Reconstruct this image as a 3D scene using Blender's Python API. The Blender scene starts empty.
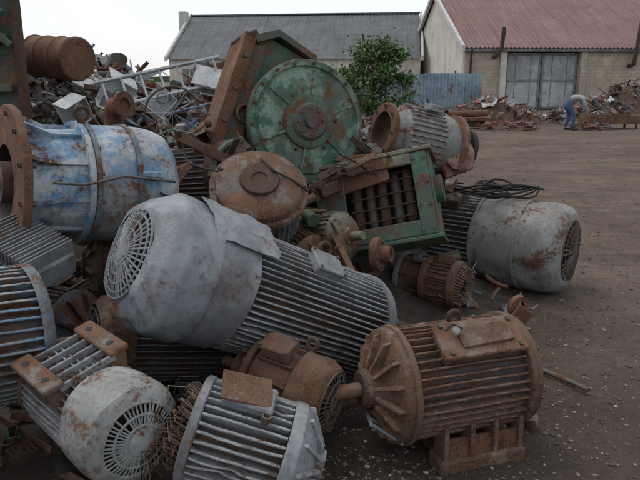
import bpy, math, random
from mathutils import Vector, Matrix, noise, Euler
rnd = random.Random(11)
V3 = Vector
scene = bpy.context.scene
PI = math.pi

# ------------------------------------------------------------------ materials
def newmat(name):
    m = bpy.data.materials.new(name); m.use_nodes = True
    nt = m.node_tree
    return m, nt, nt.nodes['Principled BSDF']
def noise_n(nt, vec, scale, detail=6, rough=.6, dist=0.0):
    n = nt.nodes.new('ShaderNodeTexNoise')
    n.inputs['Scale'].default_value = scale; n.inputs['Detail'].default_value = detail
    n.inputs['Roughness'].default_value = rough; n.inputs['Distortion'].default_value = dist
    nt.links.new(vec, n.inputs['Vector'])
    return n.outputs['Fac']
def maprange(nt, v, a, b, c=0.0, d=1.0):
    n = nt.nodes.new('ShaderNodeMapRange')
    n.inputs[1].default_value = a; n.inputs[2].default_value = b
    n.inputs[3].default_value = c; n.inputs[4].default_value = d
    nt.links.new(v, n.inputs[0]); return n.outputs[0]
def mix(nt, f, a, b, blend='MIX'):
    n = nt.nodes.new('ShaderNodeMix'); n.data_type = 'RGBA'; n.blend_type = blend
    for s, i in ((f, 0), (a, 6), (b, 7)):
        if isinstance(s, (int, float)): n.inputs[i].default_value = s
        elif isinstance(s, tuple): n.inputs[i].default_value = (s[0], s[1], s[2], 1)
        else: nt.links.new(s, n.inputs[i])
    return n.outputs[2]
def math_n(nt, op, a, b=0.0):
    n = nt.nodes.new('ShaderNodeMath'); n.operation = op
    for s, i in ((a, 0), (b, 1)):
        if isinstance(s, (int, float)): n.inputs[i].default_value = s
        else: nt.links.new(s, n.inputs[i])
    return n.outputs[0]
def mapping(nt, vec, scale=(1, 1, 1), loc=(0, 0, 0)):
    n = nt.nodes.new('ShaderNodeMapping')
    n.inputs['Scale'].default_value = scale; n.inputs['Location'].default_value = loc
    nt.links.new(vec, n.inputs['Vector']); return n.outputs[0]
def bump(nt, bs, h, strength=.4, dist=.01):
    n = nt.nodes.new('ShaderNodeBump')
    n.inputs['Strength'].default_value = strength; n.inputs['Distance'].default_value = dist
    nt.links.new(h, n.inputs['Height']); nt.links.new(n.outputs[0], bs.inputs['Normal'])

RD, RM, RL = (.030, .016, .011), (.125, .054, .028), (.27, .130, .062)
def paint(name, c1, c2, rust=.4, rs=5.0, dust=.35, rough=.55, dustc=(.19, .162, .134), bmp=.5, rcs=(RD, RM, RL), streak=.4, mud=.35):
    m, nt, bs = newmat(name)
    tc = nt.nodes.new('ShaderNodeTexCoord').outputs['Object']
    off = (rnd.uniform(-20, 20), rnd.uniform(-20, 20), rnd.uniform(-20, 20))
    tc = mapping(nt, tc, loc=off)
    big = noise_n(nt, tc, rs * .45, 4, .6, .3)
    fade = noise_n(nt, tc, rs * 1.3, 6, .7)
    msk = noise_n(nt, tc, rs, 8, .68, .4)
    fine = noise_n(nt, tc, rs * 9, 6, .7)
    grain = noise_n(nt, tc, rs * 45, 3, .6)
    col = mix(nt, maprange(nt, fade, .46, .56), c1, c2)
    col = mix(nt, maprange(nt, big, .44, .62, 0, .6), col, tuple(x * .45 + .008 for x in c1))
    col = mix(nt, maprange(nt, fine, .54, .70, 0, .6), col, (.055, .042, .033))
    g = nt.nodes.new('ShaderNodeNewGeometry')
    ws = noise_n(nt, mapping(nt, g.outputs['Position'], scale=(14, 14, 1.6), loc=off), 1.6, 4, .65, .2)
    col = mix(nt, maprange(nt, ws, .54, .70, 0, mud * 1.3), col, (.085, .055, .038))
    sc = noise_n(nt, mapping(nt, tc, scale=(3, 40, 14)), 2.5, 3, .6, .6)
    col = mix(nt, maprange(nt, sc, .67, .72, 0, streak), col, (.36, .36, .34))
    rc = mix(nt, maprange(nt, fine, .40, .54), rcs[0], rcs[1])
    rc = mix(nt, maprange(nt, grain, .50, .66, 0, .8), rc, rcs[2])
    rc = mix(nt, maprange(nt, big, .5, .66, 0, .6), rc, rcs[2])
    rc = mix(nt, maprange(nt, fade, .56, .68, 0, .7), rc, tuple(x * 1.1 for x in rcs[0]))
    cov = math_n(nt, 'ADD', math_n(nt, 'MULTIPLY', msk, .72), math_n(nt, 'MULTIPLY', fine, .28))
    thr = .5 + (.5 - rust) * .36
    rm = maprange(nt, cov, thr - .015, thr + .015)
    halo = maprange(nt, cov, thr - .08, thr)
    col = mix(nt, math_n(nt, 'MULTIPLY', halo, .5), col, rcs[1])
    col = mix(nt, rm, col, rc)
    col = mix(nt, math_n(nt, 'MULTIPLY', maprange(nt, fade, .60, .40), math_n(nt, 'MULTIPLY', maprange(nt, big, .35, .6), mud)), col, tuple(x * .6 for x in dustc))
    sx = nt.nodes.new('ShaderNodeSeparateXYZ'); nt.links.new(g.outputs['Normal'], sx.inputs[0])
    up = maprange(nt, sx.outputs[2], .25, 1.0)
    dn = maprange(nt, cov, .40, .60, 1, .1)
    df = math_n(nt, 'MULTIPLY', math_n(nt, 'MULTIPLY', up, dn), dust)
    col = mix(nt, df, col, dustc)
    nt.links.new(col, bs.inputs['Base Color'])
    r = maprange(nt, rm, 0, 1, rough, .9)
    r = math_n(nt, 'ADD', r, maprange(nt, fine, .3, .7, -.1, .14))
    nt.links.new(r, bs.inputs['Roughness'])
    bs.inputs['Specular IOR Level'].default_value = .35
    h = math_n(nt, 'ADD', math_n(nt, 'MULTIPLY', fine, math_n(nt, 'ADD', math_n(nt, 'MULTIPLY', rm, .9), .18)), math_n(nt, 'MULTIPLY', rm, -.18))
    h = math_n(nt, 'ADD', h, math_n(nt, 'MULTIPLY', grain, .14))
    bump(nt, bs, h, bmp, .024 / max(1, rs / 5))
    return m
def flat(name, c, rough=.8, s=20, var=.5, bmp=.3):
    m, nt, bs = newmat(name)
    tc = nt.nodes.new('ShaderNodeTexCoord').outputs['Object']
    f = noise_n(nt, tc, s, 6, .65)
    col = mix(nt, maprange(nt, f, .35, .65), tuple(x * (1 - var) for x in c), tuple(min(1, x * (1 + var * .5)) for x in c))
    nt.links.new(col, bs.inputs['Base Color']); bs.inputs['Roughness'].default_value = rough
    if bmp: bump(nt, bs, f, bmp, .02)
    return m

M_grey = paint('grey_paint', (.18, .20, .22), (.25, .27, .285), .24, 4, .3)
M_grey_tin = paint('grey_tin_cowl', (.185, .208, .232), (.25, .272, .295), .20, 2.8, .25, .42)
M_greyfin = paint('grey_fin', (.16, .18, .195), (.23, .25, .265), .22, 6, .3)
M_greytip = paint('grey_fin_edge', (.27, .29, .305), (.35, .37, .38), .26, 9, .3)
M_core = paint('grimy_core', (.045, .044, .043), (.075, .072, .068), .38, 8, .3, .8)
M_beige = paint('beige_grey_paint', (.25, .26, .245), (.19, .20, .195), .3, 4, .4, .5)
M_brown = paint('rust_brown', (.14, .092, .062), (.205, .148, .106), .58, 6, .22, .85, rcs=((.026, .015, .010), (.108, .054, .030), (.22, .122, .066)))
M_browntip = paint('rust_brown_edge', (.25, .18, .13), (.19, .125, .085), .5, 10, .2, .85)
M_gbrown = paint('brown_over_grey', (.175, .165, .15), (.14, .115, .092), .52, 5, .3, .75)
M_rust = paint('rust', (.12, .058, .032), (.16, .09, .055), .6, 7, .2, .9)
M_rustd = paint('dark_rust', (.048, .03, .022), (.08, .048, .032), .5, 7, .25, .9, rcs=((.018, .011, .008), (.07, .034, .02), (.15, .075, .04)))
M_blue = paint('blue_white_peeling', (.40, .44, .45), (.11, .24, .38), .30, 4.0, .22)
M_bluerust = paint('blue_rust', (.055, .125, .17), (.14, .18, .20), .45, 6, .3)
M_white = paint('peeling_white', (.38, .40, .39), (.29, .305, .30), .31, 7, .3)
M_green = paint('green_paint', (.024, .085, .054), (.06, .135, .09), .35, 5, .22)
M_greenf = paint('green_face', (.032, .110, .070), (.17, .26, .20), .31, 5.4, .2)
M_greend = paint('dark_green', (.016, .056, .036), (.028, .078, .053), .35, 3, .3)
M_olive = paint('olive_grey', (.125, .14, .088), (.19, .20, .135), .42, 6, .4)
M_dark = flat('near_black', (.012, .011, .010), .7, 30, .5)  # near-black for cables; also coloured into recesses and openings to darken them
M_iron = paint('dark_iron', (.045, .043, .041), (.08, .076, .072), .35, 8, .3, .5)
M_copper = paint('old_winding', (.10, .054, .032), (.17, .10, .058), .3, 20, .2, .6)
M_shaft = paint('shaft_steel', (.14, .09, .06), (.23, .165, .11), .5, 14, .2, .6)
M_pink = paint('red_oxide', (.25, .11, .09), (.32, .20, .17), .42, 6, .4)
M_soil = flat('oily_soil', (.050, .039, .031), .95, 9, .5, .8)
S_white = paint('scrap_white', (.58, .58, .57), (.44, .46, .47), .15, 5, .2)
S_grey = paint('scrap_grey', (.30, .33, .35), (.18, .195, .21), .25, 5, .2)
S_red = paint('scrap_red', (.25, .055, .038), (.31, .10, .07), .32, 5, .3)
S_blue = paint('scrap_blue', (.09, .17, .30), (.16, .24, .34), .25, 5, .3)
S_tan = paint('scrap_tan', (.28, .20, .12), (.2, .145, .09), .35, 5, .3)
S_alu = paint('scrap_zinc', (.45, .47, .49), (.34, .36, .38), .1, 5, .15, .35)

# ------------------------------------------------------------------ mesh builder
def frame(origin, axis, roll=0.0, up=(0, 0, 1)):
    x = V3(axis).normalized(); z = V3(up); z = (z - x * z.dot(x)).normalized(); y = z.cross(x)
    M = Matrix(((x.x, y.x, z.x, 0), (x.y, y.y, z.y, 0), (x.z, y.z, z.z, 0), (0, 0, 0, 1)))
    return Matrix.Translation(V3(origin)) @ M @ Matrix.Rotation(roll, 4, 'X')
def euler(loc, rx, ry, rz):
    return Matrix.Translation(V3(loc)) @ Euler((math.radians(rx), math.radians(ry), math.radians(rz))).to_matrix().to_4x4()
I4 = Matrix.Identity(4)

class B:
    def __init__(s, name, mats):
        s.name = name; s.mats = list(mats); s.V = []; s.F = []; s.MI = []
    def mi(s, m):
        if m not in s.mats: s.mats.append(m)
        return s.mats.index(m)
    def add(s, vs, fs, m, M=I4):
        o = len(s.V); k = s.mi(m)
        s.V.extend([M @ V3(v) for v in vs])
        for f in fs:
            s.F.append([i + o for i in f]); s.MI.append(k)
    def lathe(s, prof, m, M=I4, seg=48, dent=0.0, freq=4.0, sub=None):
        if sub:
            p2 = []
            for (x0, r0), (x1, r1) in zip(prof[:-1], prof[1:]):
                n = max(1, int(math.hypot(x1 - x0, r1 - r0) / sub))
                for i in range(n): p2.append((x0 + (x1 - x0) * i / n, r0 + (r1 - r0) * i / n))
            p2.append(prof[-1]); prof = p2
        vs = []; fs = []; rows = []
        sd = V3((rnd.uniform(0, 50), rnd.uniform(0, 50), 0))
        for x, r in prof:
            if r < 1e-5:
                rows.append([len(vs)]); vs.append((x, 0, 0)); continue
            row = []
            for i in range(seg):
                a = 2 * PI * i / seg; p = V3((x, r * math.cos(a), r * math.sin(a)))
                if dent:
                    d = noise.noise(p * freq + sd) + .5 * noise.noise(p * freq * 2.3 + sd)
                    d = d if d < 0 else d * .25
                    k = 1 + d * dent / max(r, .05)
                    p.y *= k; p.z *= k; p.x += noise.noise(p * freq + sd * 2) * dent * .5
                row.append(len(vs)); vs.append(p)
            rows.append(row)
        for a, b in zip(rows[:-1], rows[1:]):
            if len(a) == 1 and len(b) == 1: continue
            for i in range(seg):
                j = (i + 1) % seg
                if len(a) == 1: fs.append([a[0], b[j], b[i]])
                elif len(b) == 1: fs.append([a[i], a[j], b[0]])
                else: fs.append([a[i], a[j], b[j], b[i]])
        s.add(vs, fs, m, M)
    def box(s, c, d, m, M=I4, bev=.006, rot=None):
        hx, hy, hz = d[0] / 2, d[1] / 2, d[2] / 2; b = min(bev, hx * .45, hy * .45, hz * .45)
        T = M @ Matrix.Translation(V3(c))
        if rot: T = T @ Euler([math.radians(q) for q in rot]).to_matrix().to_4x4()
        vs = []; idx = {}
        for sx in (1, -1):
            for sy in (1, -1):
                for sz in (1, -1):
                    idx[sx, sy, sz] = len(vs)
                    vs += [(sx * hx, sy * (hy - b), sz * (hz - b)), (sx * (hx - b), sy * hy, sz * (hz - b)), (sx * (hx - b), sy * (hy - b), sz * hz)]
        fs = []; cyc = [(1, 1), (1, -1), (-1, -1), (-1, 1)]
        for q in (1, -1):
            fs.append([idx[q, a, b_] for a, b_ in cyc]); fs.append([idx[a, q, b_] + 1 for a, b_ in cyc]); fs.append([idx[a, b_, q] + 2 for a, b_ in cyc])
        for p in (1, -1):
            for q in (1, -1):
                fs.append([idx[p, q, 1], idx[p, q, -1], idx[p, q, -1] + 1, idx[p, q, 1] + 1])
                fs.append([idx[p, 1, q], idx[p, -1, q], idx[p, -1, q] + 2, idx[p, 1, q] + 2])
                fs.append([idx[1, p, q] + 1, idx[-1, p, q] + 1, idx[-1, p, q] + 2, idx[1, p, q] + 2])
        for k, i in idx.items(): fs.append([i, i + 1, i + 2])
        s.add(vs, fs, m, T)
    def tube(s, pts, r, m, M=I4, seg=8, closed=False, r2=None):
        pts = [V3(p) for p in pts]; vs = []; fs = []; n = len(pts)
        prev = None
        for i, p in enumerate(pts):
            if closed: t = pts[(i + 1) % n] - pts[i - 1]
            else: t = pts[min(i + 1, n - 1)] - pts[max(i - 1, 0)]
            t.normalize()
            if prev is None:
                u = t.orthogonal().normalized()
            else:
                u = (prev - t * prev.dot(t)); u = u.normalized() if u.length > 1e-6 else t.orthogonal().normalized()
            prev = u; w = t.cross(u)
            rr = r if r2 is None else r + (r2 - r) * i / max(1, n - 1)
            for k in range(seg):
                a = 2 * PI * k / seg; vs.append(p + (u * math.cos(a) + w * math.sin(a)) * rr)
        for i in range(n if closed else n - 1):
            for k in range(seg):
                a = i * seg + k; b = i * seg + (k + 1) % seg; j = (i + 1) % n
                fs.append([a, b, j * seg + (k + 1) % seg, j * seg + k])
        if not closed:
            fs.append(list(range(seg))); fs.append([(n - 1) * seg + k for k in range(seg)])
        s.add(vs, fs, m, M)
    def torus(s, c, R, r, m, M=I4, axis='X', seg=28, ts=8):
        pts = []
        for i in range(seg):
            a = 2 * PI * i / seg; u, v = R * math.cos(a), R * math.sin(a)
            pts.append(V3(c) + (V3((0, u, v)) if axis == 'X' else V3((u, 0, v)) if axis == 'Y' else V3((u, v, 0))))
        s.tube(pts, r, m, M, ts, True)
    def prism(s, poly, x0, x1, m, M=I4):
        n = len(poly); vs = [(x0, y, z) for y, z in poly] + [(x1, y, z) for y, z in poly]
        fs = [list(range(n)), list(range(n, 2 * n))] + [[i, (i + 1) % n, n + (i + 1) % n, n + i] for i in range(n)]
        s.add(vs, fs, m, M)
    def fins(s, x0, x1, r0, r1, n, m, mt, M=I4, th=.007, a0=0, a1=2 * PI, skip=0.0, jit=.1):
        for i in range(n):
            a = a0 + (a1 - a0) * (i + .5 + rnd.uniform(-.08, .08)) / n
            if rnd.random() < skip: continue
            ca, sa = math.cos(a), math.sin(a)
            R1 = r1 - (r1 - r0) * rnd.random() * jit
            ns = 8; bend = rnd.uniform(-1, 1) * th * .6
            chip = rnd.uniform(0, 1) if rnd.random() < .25 else -9
            vs = []
            for k in range(ns + 1):
                q_ = k / ns
                x = x0 + (x1 - x0) * q_; be = bend * math.sin(q_ * PI) + rnd.uniform(-1, 1) * th * .12
                rr = R1 - (abs(rnd.gauss(0, 1)) * (r1 - r0) * .03)
                if abs(q_ - chip) < .09: rr -= (r1 - r0) * rnd.uniform(.15, .5)
                for (r, t) in ((r0 - .01, -th * .75), (rr - .003, -th * .5), (rr, -th * .2), (rr, th * .2), (rr - .003, th * .5), (r0 - .01, th * .75)):
                    tt = t + (be if r > r0 else 0)
                    vs.append((x, r * ca - tt * sa, r * sa + tt * ca))
            side = []; tip = []
            for k in range(ns):
                for q in range(5):
                    f = [k * 6 + q, k * 6 + q + 1, (k + 1) * 6 + q + 1, (k + 1) * 6 + q]
                    (side if q in (0, 4) else tip).append(f)
            e = [[0, 1, 2, 3, 4, 5], [ns * 6 + q for q in range(6)]]
            o = len(s.V); s.add(vs, side + e, m, M)
            k = s.mi(mt)
            for f in tip: s.F.append([i_ + o for i_ in f]); s.MI.append(k)
    def bolts(s, x, r, n, m, M=I4, br=.014, h=.014, ph=0):
        for i in range(n):
            if rnd.random() < .1: continue
            a = ph + 2 * PI * i / n
            T = M @ Matrix.Translation((x, r * math.cos(a), r * math.sin(a)))
            s.lathe([(-.002, br), (h, br), (h + .002, br * .8), (h + .002, 0)], m, T, 6)
    def grille(s, x, R, m, M=I4, nr=30, rings=(.35, .68, .98), dome=.04, hub=.22, dirn=1):
        s.lathe([(x - dirn * .03, R), (x - dirn * .03, 0)], M_dark, M, 32)  # near-black disc stands in for the dark hollow behind the bars
        f = lambda r: x + dirn * dome * (1 - (r / R) ** 2)
        for q in rings: s.torus((f(R * q), 0, 0), R * q, .0055, m, M, seg=36, ts=6)
        s.lathe([(f(0) - dirn * .012, R * hub), (f(0) + dirn * .004, R * hub), (f(0) + dirn * .006, R * hub * .9), (f(0) + dirn * .006, 0)], m, M, 24)
        for i in range(nr):
            a = 2 * PI * i / nr
            if rnd.random() < .06: continue
            w_ = rnd.uniform(-.02, .02)
            pts = [(f(R * q) - (.006 if rnd.random() < .1 else 0), R * q * math.cos(a + w_ * q), R * q * math.sin(a + w_ * q)) for q in (hub * .9, .5, .75, 1.0)]
            s.tube(pts, R * .028, m, M, 5)
    def done(s, smooth=35):
        me = bpy.data.meshes.new(s.name)
        me.from_pydata([tuple(v) for v in s.V], [], s.F)
        for m in s.mats: me.materials.append(m)
        me.polygons.foreach_set('material_index', s.MI)
        me.update()
        import bmesh
        bm = bmesh.new(); bm.from_mesh(me); bmesh.ops.recalc_face_normals(bm, faces=bm.faces); bm.to_mesh(me); bm.free()
        me.polygons.foreach_set('use_smooth', [True] * len(me.polygons))
        me.set_sharp_from_angle(angle=math.radians(smooth))
        ob = bpy.data.objects.new(s.name, me); scene.collection.objects.link(ob)
        return ob
def place(b, M, **kw):
    ob = b.done(**kw); ob.matrix_world = M; return ob
def child(ob, par):
    ob.parent = par
def empty(name, loc=(0, 0, 0)):
    e = bpy.data.objects.new(name, None); e.location = loc; e.empty_display_size = .2
    scene.collection.objects.link(e); return e

# ------------------------------------------------------------------ motor parts
def bell(b, x, R, m, mt, d=-1, depth=.12, nr=12, hub=.42):
    b.lathe([(x, R * .9), (x, R), (x + d * .028, R), (x + d * .034, R * .97), (x + d * .04, R * .9), (x + d * depth * .75, R * (hub + .12)), (x + d * depth, R * hub), (x + d * (depth + .03), R * hub), (x + d * (depth + .034), R * hub * .9), (x + d * (depth + .034), 0)], m, seg=48, sub=.04, dent=.004, freq=12)
    for i in range(nr):
        a = 2 * PI * i / nr; ca, sa = math.cos(a), math.sin(a); t = .007
        prof = [(x + d * .03, R * .93), (x + d * .07, R * .90), (x + d * (depth + .01), R * hub * 1.1), (x + d * depth * .6, R * hub)]
        vs = [(px, r * ca - sg * t * sa, r * sa + sg * t * ca) for sg in (-1, 1) for px, r in prof]
        b.add(vs, [[0, 1, 2, 3], [4, 5, 6, 7], [0, 1, 5, 4], [1, 2, 6, 5], [2, 3, 7, 6]], mt)
    b.bolts(x + d * .034, R * .93, 8, M_iron, I4, .013, .012)
def shaft(b, x, r, L, m, d=-1):
    b.lathe([(x, r * 1.5), (x + d * .02, r * 1.5), (x + d * .02, r), (x + d * (L - .01), r), (x + d * L, r * .85), (x + d * L, 0)], m, seg=24)
    b.box((x + d * L * .65, 0, r), (L * .5, r * .4, r * .3), m)
def feet(b, x0, x1, R, h, w, m, sides=(-1, 1), fw=.13, th=.04):
    for sy in sides:
        yc = sy * w
        b.box(((x0 + x1) / 2, yc, -h + th / 2), (x1 - x0, fw, th), m, bev=.008)
        for x in (x0 + .03, (x0 + x1) / 2, x1 - .03):
            b.prism([(yc - sy * fw * .46, -h + th * .8), (yc + sy * fw * .4, -h + th * .8), (yc - sy * .0, -R * .2), (yc - sy * .1, -R * .2)], x - .012, x + .012, m)
        for x in (x0 + .07, x1 - .07):
            T = Matrix.Translation((x, yc + sy * .02, -h + th)) @ Matrix.Rotation(-PI / 2, 4, 'Y')
            b.lathe([(0, .018), (.012, .018), (.012, 0)], M_iron, T, 6)
            T = Matrix.Translation((x, yc, -h - .001)) @ Matrix.Rotation(PI / 2, 4, 'Y')
            b.lathe([(0, .016), (.002, .014), (.002, 0)], M_dark, T, 12)
def tbox(b, x, a, r, d, m, lid=True):
    T = Matrix.Rotation(a, 4, 'X') @ Matrix.Translation((x, 0, r))
    b.box((0, 0, d[2] / 2), d, m, T, .012)
    if lid:
        b.box((0, 0, d[2] + .008), (d[0] * 1.08, d[1] * 1.08, .016), m, T, .005)
        for sx in (-1, 1):
            for sy in (-1, 1):
                b.lathe([(0, .009), (.008, .009), (.008, 0)], M_iron, T @ Matrix.Translation((sx * d[0] * .46, sy * d[1] * .46, d[2] + .016)) @ Matrix.Rotation(-PI / 2, 4, 'Y'), 6)
def eye(b, x, a, r, m, R=.035):
    T = Matrix.Rotation(a, 4, 'X')
    b.tube([(x, 0, r - .03), (x, 0, r + .012)], .02, m, T, 10)
    b.torus((x, 0, r + R + .01), R, .011, m, T, 'Y')

# ================================================================== MOTORS
# --- brown motor, right foreground
b = B('electric_motor', [M_brown])
L = .60; R = .222; RF = .262
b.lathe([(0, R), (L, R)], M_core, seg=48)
b.fins(.035, L - .035, R, RF, 42, M_brown, M_browntip, th=.010, jit=.12, skip=.03)
for xr in (0.0, L - .03):
    b.lathe([(xr, R), (xr, RF + .006), (xr + .004, RF + .012), (xr + .026, RF + .012), (xr + .03, RF + .006), (xr + .03, R)], M_brown, seg=56, dent=.005, freq=9)
bell(b, 0, RF, M_brown, M_browntip, -1, .11, 14, .34)
bell(b, L, RF, M_brown, M_browntip, 1, .07, 10)
shaft(b, -.135, .033, .25, M_shaft)
b.lathe([(-.13, .085), (-.15, .085), (-.155, .08), (-.155, .03)], M_rustd, seg=28)
T = Matrix.Rotation(math.radians(30), 4, 'X') @ Matrix.Translation((.35, 0, RF - .03))
b.box((0, 0, .02), (.38, .16, .07), M_brown, T, .012)
b.box((0, 0, .063), (.41, .19, .022), M_browntip, T, .006)
b.box((.02, .0, .080), (.26, .10, .014), M_brown, T, .006, rot=(0, 0, 3))
for sx in (-.17, .17):
    for sy in (-.07, .07): b.lathe([(0, .012), (.012, .012), (.012, 0)], M_iron, T @ Matrix.Translation((sx, sy, .074)) @ Matrix.Rotation(-PI / 2, 4, 'Y'), 6)
b.box((-.12, .02, .105), (.045, .035, .025), M_beige, T, .006, rot=(10, 0, 30))
b.tube([(-.12, .0, .09), (-.1, .02, .12), (-.13, .05, .115), (-.17, .03, .10)], .005, M_dark, T, 6)
for sy in (-1, 1):
    b.box((.36, sy * .19, -.315), (.44, .13, .075), M_brown, bev=.012)
    b.box((.36, sy * .215, -.25), (.38, .03, .11), M_rust, bev=.01, rot=(sy * 12, 0, 0))
    for x in (.17, .30, .42, .55):
        b.prism([(sy * .14, -.29), (sy * .245, -.29), (sy * .235, -.12), (sy * .16, -.12)], x - .011, x + .011, M_brown)
b.box((.36, 0, -.30), (.40, .3, .03), M_rustd)
eye(b, .30, 0, RF, M_rustd, .028)
place(b, frame((.325, 2.68, .350), (.951, .309, -.0), math.radians(2)))

# --- big grey motor in the centre
b = B('electric_motor', [M_greyfin])
R = .262; RF = .305; L = .90
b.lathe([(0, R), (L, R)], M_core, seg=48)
b.fins(.03, L - .01, R, RF, 60, M_greyfin, M_greytip, th=.009, jit=.06)
b.lathe([(0, R), (0, RF + .01), (.03, RF + .01), (.03, R)], M_grey, seg=56)
bell(b, 0, RF, M_grey, M_greyfin, -1, .11, 12)
shaft(b, -.14, .035, .14, M_shaft)
b.lathe([(L - .0, RF + .010), (L + .24, RF + .014)], M_grey_tin, seg=96, dent=.028, freq=4.5, sub=.02)
b.lathe([(L + .21, RF + .020), (L + .38, RF + .028), (L + .45, RF - .005), (L + .49, RF - .06), (L + .50, RF - .10)], M_grey_tin, seg=120, dent=.058, freq=4.0, sub=.013)
b.torus((L + .225, 0, 0), RF + .020, .006, M_grey_tin, seg=64)
b.bolts(L + .03, RF - .0, 3, M_iron)
b.grille(L + .495, RF - .10, M_grey, nr=40, rings=(.3, .5, .7, .88, 1.0), dome=.03)
def sheet(b, x0, x1, a0, a1, r0, lift, m, nx=14, na=16, sd=3):
    pts = []; fl = []
    for i in range(nx + 1):
        for j in range(na + 1):
            a = math.radians(a0 + (a1 - a0) * j / na); rr = r0 + lift * (j / na) ** 2 + .02 * noise.noise(V3((i * .35, j * .35, sd)))
            x = x0 + (x1 - x0) * i / nx + .025 * noise.noise(V3((j * .5, 9, i * .2 + sd)))
            pts.append((x, rr * math.cos(a), rr * math.sin(a)))
    for i in range(nx):
        for j in range(na):
            k = i * (na + 1) + j; fl.append([k, k + 1, k + na + 2, k + na + 1])
    b.add(pts, fl, m)
sheet(b, L - .08, L + .27, 40, 124, RF + .03, .04, M_grey_tin)
tbox(b, .48, math.radians(-32), RF - .02, (.17, .14, .045), M_greyfin)
eye(b, .34, math.radians(12), RF, M_rustd, .04)
place(b, frame((.19, 3.40, .34), (-1.02, -.70, .625), 0))

# --- grey motor on the right, mid distance
b = B('electric_motor', [M_greyfin])
R = .30; RF = .355; L = .58
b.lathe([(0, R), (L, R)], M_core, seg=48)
b.fins(.02, L, R, RF, 50, M_greyfin, M_greytip, th=.010, jit=.06)
bell(b, 0, RF, M_grey, M_greyfin, -1, .12, 12)
shaft(b, -.14, .04, .16, M_shaft)
b.lathe([(L - .03, RF + .012), (L + .58, RF + .014), (L + .65, RF - .005), (L + .695, RF - .05), (L + .71, RF - .11)], M_beige, seg=88, dent=.03, freq=3.4, sub=.02)
for xx in (L - .02, L + .34):
    b.lathe([(xx, RF + .012), (xx, RF + .022), (xx + .02, RF + .022), (xx + .02, RF + .012)], M_beige, seg=72)
b.grille(L + .705, RF - .11, M_iron, nr=34, rings=(.3, .55, .8, 1.0), dome=.03)
b.box((.28, -.1, RF + .01), (.26, .22, .09), M_iron, bev=.01, rot=(15, 0, 0))
feet(b, .05, .5, R, RF + .02, .27, M_greyfin)
place(b, frame((.98, 5.72, .375), (.80, -.59, 0), math.radians(8)))

# --- flanged blue/white motor, upper left
b = B('flange_motor', [M_blue])
b.lathe([(.0, .20), (.0, .40), (.006, .405), (.036, .405), (.042, .40), (.042, .30)], M_rust, seg=64, dent=.004, freq=9)
b.lathe([(.0, .20), (.10, .19), (.14, .12), (.14, 0)], M_dark, seg=48)
b.lathe([(-.03, .11), (.1, .11)], M_rustd, seg=32); b.lathe([(-.03, .11), (-.03, .04), (-.10, .035), (-.10, 0)], M_iron, seg=24)
b.bolts(.044, .365, 12, M_iron, br=.016, h=.02)
b.bolts(-.012, .365, 12, M_iron, br=.014, h=.012)
b.lathe([(.042, .30), (.10, .285), (.34, .30)], M_blue, seg=64, dent=.01, sub=.03)
for i in range(10):
    a = 2 * PI * i / 10; ca, sa = math.cos(a), math.sin(a)
    pr = [(.04, .285), (.04, .375), (.20, .315), (.34, .32), (.34, .29)]
    vs = [(px, r * ca - sg * .009 * sa, r * sa + sg * .009 * ca) for sg in (-1, 1) for px, r in pr]
    b.add(vs, [[0, 1, 2, 3, 4], [5, 6, 7, 8, 9]] + [[k, k + 1, k + 6, k + 5] for k in range(4)], M_blue)
b.lathe([(.34, .29), (.34, .345), (.37, .345)], M_blue, seg=64); b.lathe([(.374, .30), (.374, .352), (.40, .352), (.40, .30)], M_bluerust, seg=64)
b.bolts(.40, .325, 14, M_iron, br=.013, h=.014)
b.lathe([(.40, .325), (.62, .335), (.78, .33), (.84, .30), (.88, .24), (.90, .15), (.90, 0)], M_blue, seg=64, dent=.02, freq=4, sub=.03)
b.lathe([(.60, .333), (.60, .345), (.63, .345), (.63, .333)], M_bluerust, seg=64)
for a in (-2.6, -1.9, 2.7, .6):
    b.box((.68, .335 * math.cos(a), .335 * math.sin(a)), (.12, .04, .04), M_blue, bev=.008, rot=(math.degrees(a) - 90, 0, 0))
eye(b, .37, 0, .35, M_rustd, .035)
b.tube([(.15, -.33, .1), (.3, -.355, .10), (.5, -.36, .15), (.8, -.34, .12)], .008, M_iron)
place(b, frame((-1.66, 3.34, 1.18), (.72, .56, -.10), math.radians(10)))

# --- big green gearbox on top of the heap
b = B('gearbox', [M_green])
b.lathe([(-.50, .0), (-.50, .33), (-.42, .36), (-.22, .37), (-.22, .41), (-.17, .41), (-.17, .385), (-.08, .385), (-.08, .432), (-.074, .438), (-.012, .438), (-.006, .432)], M_green, seg=72, sub=.05, dent=.005, freq=8)
b.lathe([(-.006, .432), (-.004, .395), (-.02, .385), (-.022, .375), (-.008, .36), (.004, .26), (.006, .19)], M_greenf, seg=72, dent=.006, freq=6, sub=.03)
b.lathe([(.006, .19), (.03, .185), (.034, .175), (.034, .135), (.05, .125)], M_green, seg=56)
b.lathe([(.05, .125), (.055, .12), (.06, .115), (.06, .05), (.085, .045), (.085, 0)], M_iron, seg=40)
b.bolts(.058, .092, 8, M_iron, br=.012, h=.012)
b.bolts(-.006, .414, 18, M_rustd, br=.013, h=.012)
b.bolts(.005, .215, 6, M_rustd, br=.012, h=.010)
for i in range(6):
    a = .3 + 2 * PI * i / 6; ca, sa = math.cos(a), math.sin(a)
    vs = [(px, r * ca - sg * .008 * sa, r * sa + sg * .008 * ca) for sg in (-1, 1) for px, r in [(-.01, .365), (.008, .36), (.024, .19), (.0, .19)]]
    b.add(vs, [[0, 1, 2, 3], [4, 5, 6, 7], [0, 1, 5, 4], [1, 2, 6, 5], [2, 3, 7, 6]], M_greenf)
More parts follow.
